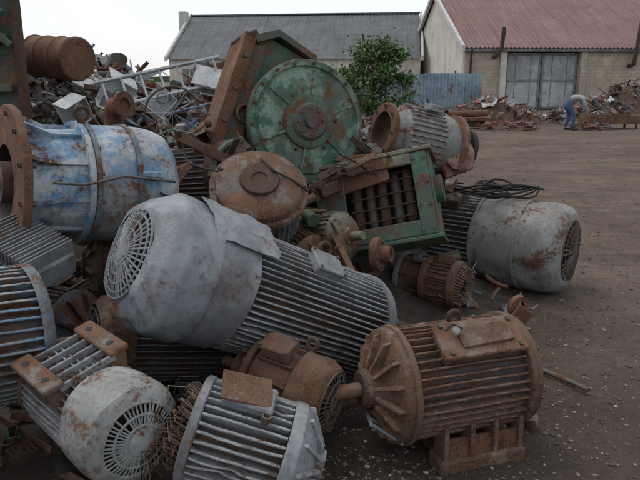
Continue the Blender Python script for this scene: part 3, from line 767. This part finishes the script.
b.tube([(0, 0, -.1), (.02, .05, -.28), (0, .1, -.42)], .012, M_rustd)
place(b, euler((1.02, 3.2, .42), 5, 20, 25))
b = B('concrete_lump', [M_soil])
b.lathe([(-.04, 0), (-.035, .035), (0, .045), (.035, .03), (.04, 0)], M_gbrown, euler((0, 0, .03), 10, 80, 20), 9, dent=.03, freq=20); place(b, euler((1.06, 2.9, 0), 0, 0, 30))

# ------------------------------------------------------------------ ground
def axis(lo, a, b_, hi, st, g=1.13):
    L = []; x = a
    while x < b_: L.append(x); x += st
    s = st; y = L[-1]
    while y < hi: s *= g; y += s; L.append(y)
    s = st; y = a; pre = []
    while y > lo: s *= g; y -= s; pre.append(y)
    return pre[::-1] + L
xs = axis(-400, -2.2, 4.2, 400, .03); ys = axis(-60, 1.4, 7.2, 900, .03)
vs = [(x, y, gz(x, y) if y < 60 and abs(x) < 60 else 0) for y in ys for x in xs]
nx = len(xs); fs = [(j * nx + i, j * nx + i + 1, (j + 1) * nx + i + 1, (j + 1) * nx + i) for j in range(len(ys) - 1) for i in range(nx - 1)]
me = bpy.data.meshes.new('ground'); me.from_pydata(vs, [], fs); me.polygons.foreach_set('use_smooth', [True] * len(me.polygons))
gr = bpy.data.objects.new('ground', me); scene.collection.objects.link(gr)
m, nt, bs = newmat('dirt')
tc = nt.nodes.new('ShaderNodeTexCoord').outputs['Object']
n1 = noise_n(nt, tc, .55, 6, .62, .3); n2 = noise_n(nt, tc, 3.2, 8, .68); n3 = noise_n(nt, tc, 22, 7, .72); n4 = noise_n(nt, tc, 110, 4, .6)
tr = noise_n(nt, mapping(nt, tc, scale=(.25, 1.6, 1)), 1.2, 6, .6, .4)
col = mix(nt, maprange(nt, n1, .38, .62), (.122, .088, .063), (.185, .142, .108))
col = mix(nt, maprange(nt, tr, .48, .62, 0, .6), col, (.082, .059, .043))
col = mix(nt, maprange(nt, n2, .46, .62, 0, .55), col, (.076, .055, .041))
col = mix(nt, maprange(nt, n3, .55, .68, 0, .55), col, (.22, .175, .138))
col = mix(nt, maprange(nt, n3, .30, .46, .7, 0), col, (.046, .034, .026))
col = mix(nt, maprange(nt, n4, .6, .72, 0, .5), col, (.27, .235, .20))
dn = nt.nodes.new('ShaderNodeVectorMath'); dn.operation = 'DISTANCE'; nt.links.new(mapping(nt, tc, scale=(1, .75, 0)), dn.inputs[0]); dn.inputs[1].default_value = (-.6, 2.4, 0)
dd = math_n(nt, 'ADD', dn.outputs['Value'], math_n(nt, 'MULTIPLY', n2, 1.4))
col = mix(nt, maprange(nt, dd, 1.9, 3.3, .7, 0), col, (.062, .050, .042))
nt.links.new(col, bs.inputs['Base Color']); bs.inputs['Roughness'].default_value = .95; bs.inputs['Specular IOR Level'].default_value = .2
h = math_n(nt, 'ADD', math_n(nt, 'MULTIPLY', n3, .8), math_n(nt, 'ADD', math_n(nt, 'MULTIPLY', n4, .25), n2))
bump(nt, bs, h, 1.0, .045)
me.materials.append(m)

G1 = flat('stone_chips', (.20, .17, .14), .9, 40); G2 = flat('pale_chips', (.42, .41, .38), .85, 40); G3 = flat('dark_chips', (.078, .058, .045), .95, 40)
b = B('gravel', [G1])
def stone(x, y, s, m, fl=.6):
    z = gz(x, y) + s * .15; vs = []
    base = [(1, 0, 0), (0, 1, 0), (-1, 0, 0), (0, -1, 0), (.7, .7, .5), (-.7, .7, .5), (-.7, -.7, .5), (.7, -.7, .5), (0, 0, .9), (0, 0, -.6)]
    a = rnd.uniform(0, 6); ca, sa = math.cos(a), math.sin(a); ex = rnd.uniform(.6, 1.5)
    for p in base:
        q = V3(p) * s * rnd.uniform(.7, 1.2); q.x *= ex
        vs.append((x + q.x * ca - q.y * sa, y + q.x * sa + q.y * ca, z + q.z * fl))
    b.add(vs, [[0, 4, 7], [0, 1, 4], [1, 2, 5], [1, 5, 4], [2, 6, 5], [2, 3, 6], [3, 7, 6], [3, 0, 7], [4, 5, 8], [5, 6, 8], [6, 7, 8], [7, 4, 8], [9, 1, 0], [9, 2, 1], [9, 3, 2], [9, 0, 3]], m)
for i in range(12000):
    y = 1.6 + 9 * rnd.random() ** 1.8; x = rnd.uniform(-.3, .62 * y + .4)
    mm = G2 if rnd.random() < .008 else rnd.choice((G1, G3, G3))
    stone(x, y, rnd.choice((.003, .003, .004, .005, .006, .008, .011 if mm is not G2 else .005)) * rnd.uniform(.6, 1.3), mm)
for i in range(380):
    x = rnd.gauss(.22, .22); y = rnd.gauss(2.45, .2); stone(x, y, rnd.choice((.003, .004, .005, .007, .012)), rnd.choice((G2, G1, G1, G3)), .4)
for i in range(260):
    x = rnd.gauss(1.05, .3); y = rnd.gauss(3.3, .5); stone(x, y, rnd.uniform(.003, .011), rnd.choice((G1, G1, G3, M_rust)), .4)
for i in range(700):
    y = rnd.uniform(8, 26); x = rnd.uniform(-1, .6 * y); stone(x, y, rnd.uniform(.010, .025), rnd.choice((G1, G3, G3, M_rustd)), .5)
b.done(smooth=20)
b = B('ground_litter', [M_rust])
for i in range(26):
    y = 2.9 + 5 * rnd.random() ** 1.5; x = rnd.uniform(.36 * y, .62 * y)
    piece(b, (x, y, gz(x, y) + .003), rnd.uniform(.015, .05), [M_rust, M_rustd, M_rustd, M_iron, M_brown], .985)
for i in range(50):
    y = rnd.uniform(6.5, 12); x = rnd.uniform(1.2, 3.0)
    piece(b, (x, y, gz(x, y) + .006), rnd.uniform(.03, .10), [M_rust, M_rustd, M_iron, M_brown], .98)
b.done()

# ------------------------------------------------------------------ buildings
def wall_mat(name, c1, c2, mort, sc=1.0):
    m, nt, bs = newmat(name); tc = nt.nodes.new('ShaderNodeTexCoord').outputs['Object']
    sx = nt.nodes.new('ShaderNodeSeparateXYZ'); nt.links.new(tc, sx.inputs[0]); cx = nt.nodes.new('ShaderNodeCombineXYZ')
    nt.links.new(math_n(nt, 'ADD', sx.outputs[0], sx.outputs[1]), cx.inputs[0]); nt.links.new(sx.outputs[2], cx.inputs[1])
    br = nt.nodes.new('ShaderNodeTexBrick'); nt.links.new(cx.outputs[0], br.inputs['Vector'])
    br.inputs['Scale'].default_value = 1.0; br.inputs['Brick Width'].default_value = .42 * sc; br.inputs['Row Height'].default_value = .2 * sc; br.inputs['Mortar Size'].default_value = .018
    br.inputs['Color1'].default_value = (*c1, 1); br.inputs['Color2'].default_value = (*c2, 1); br.inputs['Mortar'].default_value = (*mort, 1); br.inputs['Mortar Smooth'].default_value = .3
    f = noise_n(nt, tc, 1.2, 8, .7); g = noise_n(nt, tc, 9, 6, .7)
    col = mix(nt, maprange(nt, f, .40, .58, 0, .6), br.outputs['Color'], tuple(x * .55 for x in c1))
    col = mix(nt, maprange(nt, g, .48, .66, 0, .6), col, mort)
    st = noise_n(nt, mapping(nt, tc, scale=(2, 2, .25)), 1.5, 5, .7)
    col = mix(nt, maprange(nt, st, .5, .68, 0, .5), col, (.15, .125, .10))
    nt.links.new(col, bs.inputs['Base Color']); bs.inputs['Roughness'].default_value = .9; bump(nt, bs, g, .5, .03); return m
def plaster(name, c, dk):
    m, nt, bs = newmat(name); tc = nt.nodes.new('ShaderNodeTexCoord').outputs['Object']
    f = noise_n(nt, tc, .9, 8, .7, .3); st = noise_n(nt, mapping(nt, tc, scale=(2.2, 2.2, .22)), 1.5, 6, .7)
    col = mix(nt, maprange(nt, f, .42, .62, 0, .7), c, dk); col = mix(nt, maprange(nt, st, .48, .66, 0, .5), col, tuple(x * .65 for x in dk))
    nt.links.new(col, bs.inputs['Base Color']); bs.inputs['Roughness'].default_value = .9; bump(nt, bs, f, .3, .03); return m
def roof_mat(name, c1, c2, dk, row=.0):
    m, nt, bs = newmat(name); tc = nt.nodes.new('ShaderNodeTexCoord').outputs['Object']
    f = noise_n(nt, tc, .6, 8, .7); g = noise_n(nt, tc, 5, 8, .7); st = noise_n(nt, mapping(nt, tc, scale=(5, .3, .3)), 1, 6, .7)
    col = mix(nt, maprange(nt, f, .4, .6), c1, c2); col = mix(nt, maprange(nt, g, .48, .66, 0, .6), col, dk); col = mix(nt, maprange(nt, st, .48, .66, 0, .65), col, dk)
    if row:
        br = nt.nodes.new('ShaderNodeTexBrick'); nt.links.new(tc, br.inputs['Vector']); br.offset = 0
        br.inputs['Scale'].default_value = 1; br.inputs['Brick Width'].default_value = 1.1; br.inputs['Row Height'].default_value = row; br.inputs['Mortar Size'].default_value = .03
        br.inputs['Color1'].default_value = (1, 1, 1, 1); br.inputs['Color2'].default_value = (.8, .8, .8, 1); br.inputs['Mortar'].default_value = (.6, .6, .6, 1)
        col = mix(nt, .6, col, br.outputs['Color'], 'MULTIPLY')
    nt.links.new(col, bs.inputs['Base Color']); bs.inputs['Roughness'].default_value = .85; bump(nt, bs, g, .3, .02); return m
W_stone = wall_mat('limestone_blocks', (.44, .37, .27), (.32, .265, .195), (.47, .42, .35))
W_plaster = plaster('whitewashed_wall', (.58, .55, .48), (.40, .36, .29))
Rf_red = roof_mat('red_brown_roof_sheets', (.19, .105, .09), (.225, .14, .125), (.115, .070, .063), 1.9)
Rf_grey = roof_mat('grey_slate_roof', (.098, .104, .106), (.14, .146, .148), (.058, .06, .06), .7)
Verge = plaster('pale_verge', (.50, .50, .47), (.36, .35, .32))
DoorM = paint('door_sheet', (.36, .385, .40), (.42, .44, .45), .14, 1.2, .1, mud=.1)
DoorF = flat('door_frame', (.18, .185, .185), .8, 3)
Pipe = flat('stove_pipe', (.05, .035, .03), .8, 3)
def mk(par, nm, fn, mats):
    b = B(nm, mats); fn(b); o = b.done(); child(o, par); return o
def corr_roof(b, x0, x1, y0, z0, y1, z1, m, p=.25, a=.035):
    n = int((x1 - x0) / (p / 2)); vs = []
    nrm = V3((0, -(z1 - z0), (y1 - y0))).normalized()
    for i in range(n + 1):
        x = x0 + i * p / 2; o = nrm * (a if i % 2 else -a)
        vs += [(x, y0 + o.y, z0 + o.z), (x, y1 + o.y, z1 + o.z)]
    b.add(vs, [[2 * i, 2 * i + 1, 2 * i + 3, 2 * i + 2] for i in range(n)], m)
BX, BY = 8.35, 38.6
barn = empty('stone_barn', (BX, BY, 0)); LEN = 34; DEP = 17; EV = 3.55; RG = 7.45
barn.rotation_euler = (0, 0, math.radians(2.0))
d0, d1 = 2.45, 6.75
mk(barn, 'front_wall_left', lambda b: b.box((d0 / 2, 0, EV / 2), (d0, .4, EV), W_stone, bev=.01), [W_stone])
mk(barn, 'front_wall_right', lambda b: b.box(((d1 + LEN) / 2, 0, EV / 2), (LEN - d1, .4, EV), W_stone, bev=.01), [W_stone])
mk(barn, 'back_wall', lambda b: b.box((LEN / 2, DEP, EV / 2), (LEN, .4, EV), W_stone), [W_stone])
def gab(x): return lambda b: b.prism([(.2, 0), (DEP - .2, 0), (DEP - .2, EV), (DEP / 2, RG - .05), (.2, EV)], x, x + .35, W_plaster)
mk(barn, 'gable_left', gab(0.02), [W_plaster]); mk(barn, 'gable_right', gab(LEN - .4), [W_plaster])
mk(barn, 'roof_front', lambda b: corr_roof(b, -.1, LEN + .3, -.55, EV - .05, DEP / 2, RG + .1, Rf_red), [Rf_red])
mk(barn, 'roof_back', lambda b: corr_roof(b, -.1, LEN + .3, DEP + .5, EV - .05, DEP / 2, RG + .1, Rf_red), [Rf_red])
mk(barn, 'ridge_cap', lambda b: b.box((LEN / 2, DEP / 2, RG + .16), (LEN + .4, .4, .10), Rf_red), [Rf_red])
mk(barn, 'verge', lambda b: b.prism([(-.6, EV - .22), (-.6, EV + .10), (DEP / 2, RG + .30), (DEP + .6, EV + .10), (DEP + .6, EV - .22), (DEP / 2, RG - .05)], -.30, -.11, Verge), [Verge])
mk(barn, 'eave_board', lambda b: b.box((LEN / 2, -.42, EV - .16), (LEN, .12, .16), DoorF), [DoorF])
mk(barn, 'door_lintel', lambda b: b.box(((d0 + d1) / 2, .0, EV - .12), (d1 - d0, .36, .24), DoorF), [DoorF])
def doors(b):
    w = (d1 - d0) / 2
    for k in (0, 1):
        xc = d0 + w * (k + .5); b.box((xc, .05, 1.66), (w - .05, .08, 3.2), DoorM, bev=.01)
        for x in (xc - w / 2 + .1, xc + w / 2 - .1): b.box((x, -.01, 1.66), (.12, .04, 3.18), DoorF, bev=.005)
        for z in (.15, 1.7, 3.15): b.box((xc, -.015, z), (w - .35, .035, .10), DoorF, bev=.005)
        for q in (-.45, .45): b.box((xc + q, -.0, .92), (.03, .03, 1.4), DoorF, bev=.003); b.box((xc + q, -.0, 2.42), (.03, .03, 1.3), DoorF, bev=.003)
mk(barn, 'doors', doors, [DoorM])
mk(barn, 'buttress', lambda b: (b.box((d0 - .2, -.28, 1.7), (.35, .2, 3.3), W_plaster), b.box((d1 + .2, -.28, 1.7), (.35, .2, 3.3), W_stone)), [W_plaster])
for k, x in enumerate((1.7, 9.7)):
    mk(barn, 'stove_pipe_%d' % (k + 1), lambda b: b.tube([(x, -.1, 2.5), (x, -.75, 2.6), (x, -.8, 3.0), (x + .15, -.85, 5.0)] if k else [(x, -.1, 3.0), (x, -.7, 3.05), (x + .25, -.75, 3.5), (x + .3, -.8, 4.6)], .12, Pipe, seg=12), [Pipe])
def hatches(b):
    for x in (13, 18, 24): b.box((x, -.205, 2.0), (1.0, .05, 1.0), DoorF); b.box((x, -.24, 2.0), (.06, .03, .96), Verge); b.box((x, -.235, 1.45), (1.2, .12, .08), Verge)
mk(barn, 'windows', hatches, [DoorF])
mk(barn, 'downpipe', lambda b: b.tube([(.35, -.5, 3.4), (.35, -.32, 3.1), (.35, -.32, .2)], .06, Pipe, seg=8), [Pipe])
HL = 19.0; HD = 12; HE = 3.35; HR = 6.85
ra = math.radians(-7)
hall = empty('long_barn', (7.35 - HL * math.cos(ra), 48.6 - HL * math.sin(ra), 0)); hall.rotation_euler = (0, 0, ra)
mk(hall, 'front_wall', lambda b: b.box((HL / 2, 0, HE / 2), (HL, .4, HE), W_plaster), [W_plaster])
mk(hall, 'back_wall', lambda b: b.box((HL / 2, HD, HE / 2), (HL, .4, HE), W_plaster), [W_plaster])
for x, nm in ((.02, 'gable_left'), (HL - .37, 'gable_right')):
    mk(hall, nm, lambda b: b.prism([(.2, 0), (HD - .2, 0), (HD - .2, HE), (HD / 2, HR - .05), (.2, HE)], x, x + .35, W_plaster), [W_plaster])
mk(hall, 'roof_front', lambda b: corr_roof(b, 0, HL, -.5, HE - .1, HD / 2, HR + .1, Rf_grey, .3, .02), [Rf_grey])
mk(hall, 'roof_back', lambda b: corr_roof(b, 0, HL, HD + .5, HE - .1, HD / 2, HR + .1, Rf_grey, .3, .02), [Rf_grey])
mk(hall, 'ridge_cap', lambda b: b.box((HL / 2, HD / 2, HR + .14), (HL, .4, .1), Rf_grey), [Rf_grey])
for x, nm in ((-.2, 'verge_left'), (HL + .02, 'verge_right')):
    mk(hall, nm, lambda b: b.prism([(-.6, HE - .25), (-.6, HE + .1), (HD / 2, HR + .3), (HD + .6, HE + .1), (HD + .6, HE - .25), (HD / 2, HR - .05)], x, x + .18, Verge), [Verge])
mk(hall, 'gable_chimney', lambda b: b.box((-.4, HD / 2 - 1, 3.6), (.6, .8, 7.2), Verge, bev=.02), [Verge])
def hw(b):
    for i in range(6): b.box((1.6 + 3.0 * i, -.205, 1.9), (1.1, .05, 1.3), DoorF); b.box((1.6 + 3.0 * i, -.24, 1.9), (.06, .03, 1.26), Verge)
mk(hall, 'windows', hw, [DoorF])

FM = paint('fence_sheet', (.20, .295, .36), (.29, .37, .42), .18, 1.0, .1, mud=.15)
fen = B('corrugated_fence', [FM]); p = .18; n = int(13.4 / (p / 2)); vs = []
for i in range(n + 1):
    x = -5.0 + i * p / 2; k = int((x + 20) / 1.1); y = 34 + (.035 if i % 2 else -.035) + .05 * noise.noise(V3((k * 2.1, 5, 0))); top = 2.05 + .22 * noise.noise(V3((k * 3.3, 0, 0)))
    vs += [(x, y, 0), (x, y, top)]
fen.add(vs, [[2 * i, 2 * i + 1, 2 * i + 3, 2 * i + 2] for i in range(n)], FM)
for i in range(6): fen.box((-5 + 2.4 * i, 34.16, 1.1), (.08, .08, 2.2), M_rustd)
fen.box((1.7, 34.13, 1.7), (13.2, .05, .06), M_rustd); fen.done()

Lf1 = flat('leaf_dark', (.045, .086, .028), .7, 3, .3, 0); Lf2 = flat('leaf_mid', (.08, .15, .043), .7, 3, .3, 0); Lf3 = flat('leaf_light', (.12, .20, .062), .7, 3, .3, 0); Bark = flat('bark', (.09, .07, .05), .95, 12, .5)
def tree(name, loc, H, Rc, n, sub=26, ls=.07, seed=1, low=.25):
    r_ = random.Random(seed); b = B(name, [Bark]); tips = []
    b.tube([(0, 0, -.1), (.05, .03, H * .25), (.0, .05, H * .5), (.08, 0, H * .8)], .09, Bark, seg=9, r2=.03)
    for i in range(sub):
        a = r_.uniform(0, 2 * PI); e = r_.uniform(low, 1.0); rr = Rc * (1.08 - .60 * abs(e - .5) * 1.7) * r_.uniform(.35, 1.05)
        z0 = H * e * .55 + .1; tip = V3((math.cos(a) * rr, math.sin(a) * rr, H * e))
        b.tube([(0, 0, z0), tuple(V3((0, 0, z0)).lerp(tip, .5) + V3((0, 0, .06))), tuple(tip)], .03, Bark, seg=5, r2=.006); tips.append((tip, r_.uniform(.4, 1.1), r_.random()))
    for i in range(n):
        t, q, lt = r_.choice(tips); s = ls * r_.uniform(.6, 1.5)
        p = t + V3((r_.gauss(0, 1), r_.gauss(0, 1), r_.gauss(0, .8))) * Rc * .15 * q
        R_ = Euler((r_.uniform(-1.1, 1.1), r_.uniform(-1.1, 1.1), r_.uniform(0, 6))).to_matrix()
        vs = [p + R_ @ V3(v) for v in ((-s, 0, 0), (0, -s * .45, .01), (s, 0, 0), (0, s * .45, .01))]
        b.add(vs, [[0, 1, 2, 3]], r_.choices((Lf1, Lf2, Lf3), (3 - 2 * lt, 3, 1 + 3 * lt))[0])
    o = b.done(); o.location = loc; return o
tree('green_bush', (1.62, 20.5, 0), 2.72, 1.28, 11000, 66, .062, 3, .3)
tree('green_bush', (.55, 22.5, 0), 2.0, .9, 4000, 26, .062, 5, .3)
b = B('background_hills', [Lf1]); vs = []
for i in range(121):
    x = -600 + i * 10; vs += [(x, 700, -2), (x, 700, 5 + 5 * noise.noise(V3((x * .01, 0, 0))))]
b.add(vs, [[2 * i, 2 * i + 1, 2 * i + 3, 2 * i + 2] for i in range(120)], Lf1); b.done()

# ------------------------------------------------------------------ worker
Skin = flat('skin', (.36, .20, .14), .6, 30, .15, 0); Jeans = flat('blue_trousers', (.05, .085, .19), .9, 30, .3); Shirt = flat('work_shirt', (.27, .30, .29), .9, 30, .25); Hair = flat('hair', (.06, .05, .04), .8, 60, .4); Boot = flat('boots', (.02, .018, .016), .7, 30)
wk = empty('worker', (8.75, 22.75, .0)); wk.rotation_euler = (0, 0, math.radians(-12))
def skin(nm, vs, es, rs, m, lv=2):
    me = bpy.data.meshes.new(nm); me.from_pydata(vs, es, []); o = bpy.data.objects.new(nm, me); scene.collection.objects.link(o)
    me.materials.append(m)
    bpy.context.view_layer.objects.active = o
    md = o.modifiers.new('Skin', 'SKIN'); md.use_smooth_shade = True
    sk = me.skin_vertices[0].data
    for i, r in enumerate(rs): sk[i].radius = r if isinstance(r, tuple) else (r, r)
    sk[0].use_root = True
    s = o.modifiers.new('Sub', 'SUBSURF'); s.levels = lv; s.render_levels = lv; child(o, wk); return o
skin('trousers', [(-.14, 0, .95), (-.06, 0, 1.06), (-.13, .11, .88), (-.02, .14, .50), (-.12, .15, .10), (-.13, -.11, .88), (.10, -.13, .52), (.06, -.15, .10)],
     [(0, 1), (0, 2), (2, 3), (3, 4), (0, 5), (5, 6), (6, 7)], [(.16, .13), (.15, .12), .11, .075, .07, .11, .075, .07], Jeans)
skin('shirt', [(-.05, 0, 1.05), (.10, 0, 1.13), (.28, 0, 1.16), (.40, 0, 1.12), (.33, .20, 1.10), (.42, .24, .84), (.52, .16, .68), (.33, -.20, 1.10), (.44, -.24, .84), (.54, -.16, .68)],
     [(0, 1), (1, 2), (2, 3), (2, 4), (4, 5), (5, 6), (2, 7), (7, 8), (8, 9)], [(.15, .13), (.155, .125), (.17, .125), (.08, .08), .075, .06, .05, .075, .06, .05], Shirt)
skin('head', [(.44, 0, 1.11), (.49, 0, 1.08), (.55, 0, 1.06), (.61, 0, 1.035), (.645, 0, 1.0)], [(0, 1), (1, 2), (2, 3), (3, 4)], [.055, .06, (.085, .09), (.09, .095), (.05, .06)], Skin)
skin('hair', [(.53, 0, 1.11), (.58, 0, 1.115), (.64, 0, 1.08)], [(0, 1), (1, 2)], [(.075, .06), (.085, .07), (.06, .05)], Hair)
b = B('face', [Skin])
b.add([(.60, -.015, .965), (.60, .015, .965), (.655, .012, .955), (.655, -.012, .955), (.63, 0, .915)], [[0, 1, 2, 3], [0, 1, 4], [1, 2, 4], [2, 3, 4], [3, 0, 4]], Skin)
for sy in (-1, 1):
    b.lathe([(0, 0), (0, .012), (.006, .008), (.006, 0)], Hair, frame((.645, sy * .032, .965), (.5, 0, -.85)), 10)
    b.torus((.56, sy * .095, 1.03), .022, .009, Skin, axis='Y', seg=12, ts=6)
b.box((.60, 0, .925), (.012, .05, .008), S_red, bev=.002); child(b.done(), wk)
for k, sy in enumerate((1, -1)):
    hx, hy, hz = (.55, .14 * sy, .62)
    skin('hand_%d' % (k + 1), [(hx - .02, hy, hz + .05), (hx, hy, hz), (hx + .02, hy, hz - .04)], [(0, 1), (1, 2)], [.03, (.04, .022), (.042, .02)], Skin, 1)
    for f in range(4):
        fy = hy + (f - 1.5) * .021; L_ = (.07, .08, .075, .06)[f]
        skin('finger_%d_%d' % (k + 1, f + 1), [(hx + .02, fy, hz - .04), (hx + .045, fy, hz - .04 - L_ * .5), (hx + .03, fy, hz - .04 - L_)], [(0, 1), (1, 2)], [.010, .009, .008], Skin, 1)
    skin('thumb_%d' % (k + 1), [(hx, hy - sy * .035, hz - .005), (hx + .02, hy - sy * .055, hz - .04), (hx + .03, hy - sy * .05, hz - .07)], [(0, 1), (1, 2)], [.013, .011, .009], Skin, 1)
    fx = (-.12, .06)[k]
    skin('boot_%d' % (k + 1), [(fx - .02, .15 * sy, .10), (fx - .02, .15 * sy, .05), (fx + .08, .155 * sy, .045), (fx + .18, .16 * sy, .035)], [(0, 1), (1, 2), (2, 3)], [.05, .05, .045, .035], Boot, 1)
b = B('held_scrap_bar', [M_rust]); b.tube([(.58, -.5, .50), (.58, .5, .54)], .018, M_rust); child(b.done(), wk)

# ------------------------------------------------------------------ light, sky, camera
az = math.radians(-60); el = math.radians(62)
sd = V3((math.sin(az) * math.cos(el), math.cos(az) * math.cos(el), math.sin(el)))
sun = bpy.data.lights.new('sun', 'SUN'); sun.energy = 1.4; sun.angle = math.radians(40); sun.color = (1, .98, .95)
so = bpy.data.objects.new('sun', sun); scene.collection.objects.link(so); so.rotation_euler = (-sd).to_track_quat('-Z', 'Y').to_euler()
w = bpy.data.worlds.new('World'); scene.world = w; w.use_nodes = True; nt = w.node_tree; nt.nodes.clear()
sky = nt.nodes.new('ShaderNodeTexSky'); sky.sky_type = 'NISHITA'; sky.sun_disc = False; sky.sun_elevation = el; sky.sun_rotation = az; sky.dust_density = 2; sky.air_density = 1
bg = nt.nodes.new('ShaderNodeBackground'); bg.inputs['Strength'].default_value = .05; nt.links.new(sky.outputs[0], bg.inputs['Color'])
bg2 = nt.nodes.new('ShaderNodeBackground'); bg2.inputs['Strength'].default_value = .86
tcw = nt.nodes.new('ShaderNodeTexCoord').outputs['Generated']; cn = noise_n(nt, mapping(nt, tcw, scale=(1, 1, 3)), 1.6, 5, .5)
nt.links.new(mix(nt, maprange(nt, cn, .35, .7), (.80, .825, .865), (.95, .96, .985)), bg2.inputs['Color'])
ad = nt.nodes.new('ShaderNodeAddShader'); nt.links.new(bg.outputs[0], ad.inputs[0]); nt.links.new(bg2.outputs[0], ad.inputs[1])
wo = nt.nodes.new('ShaderNodeOutputWorld'); nt.links.new(ad.outputs[0], wo.inputs['Surface'])
scene.view_settings.view_transform = 'Standard'; scene.view_settings.look = 'None'; scene.view_settings.exposure = 0
cam = bpy.data.cameras.new('camera'); cam.sensor_width = 36; cam.lens = 36; cam.clip_end = 3000; cam.clip_start = .05
co = bpy.data.objects.new('camera', cam); scene.collection.objects.link(co); co.location = (0, 0, 1.7); co.rotation_euler = (math.radians(76), 0, 0)
scene.camera = co
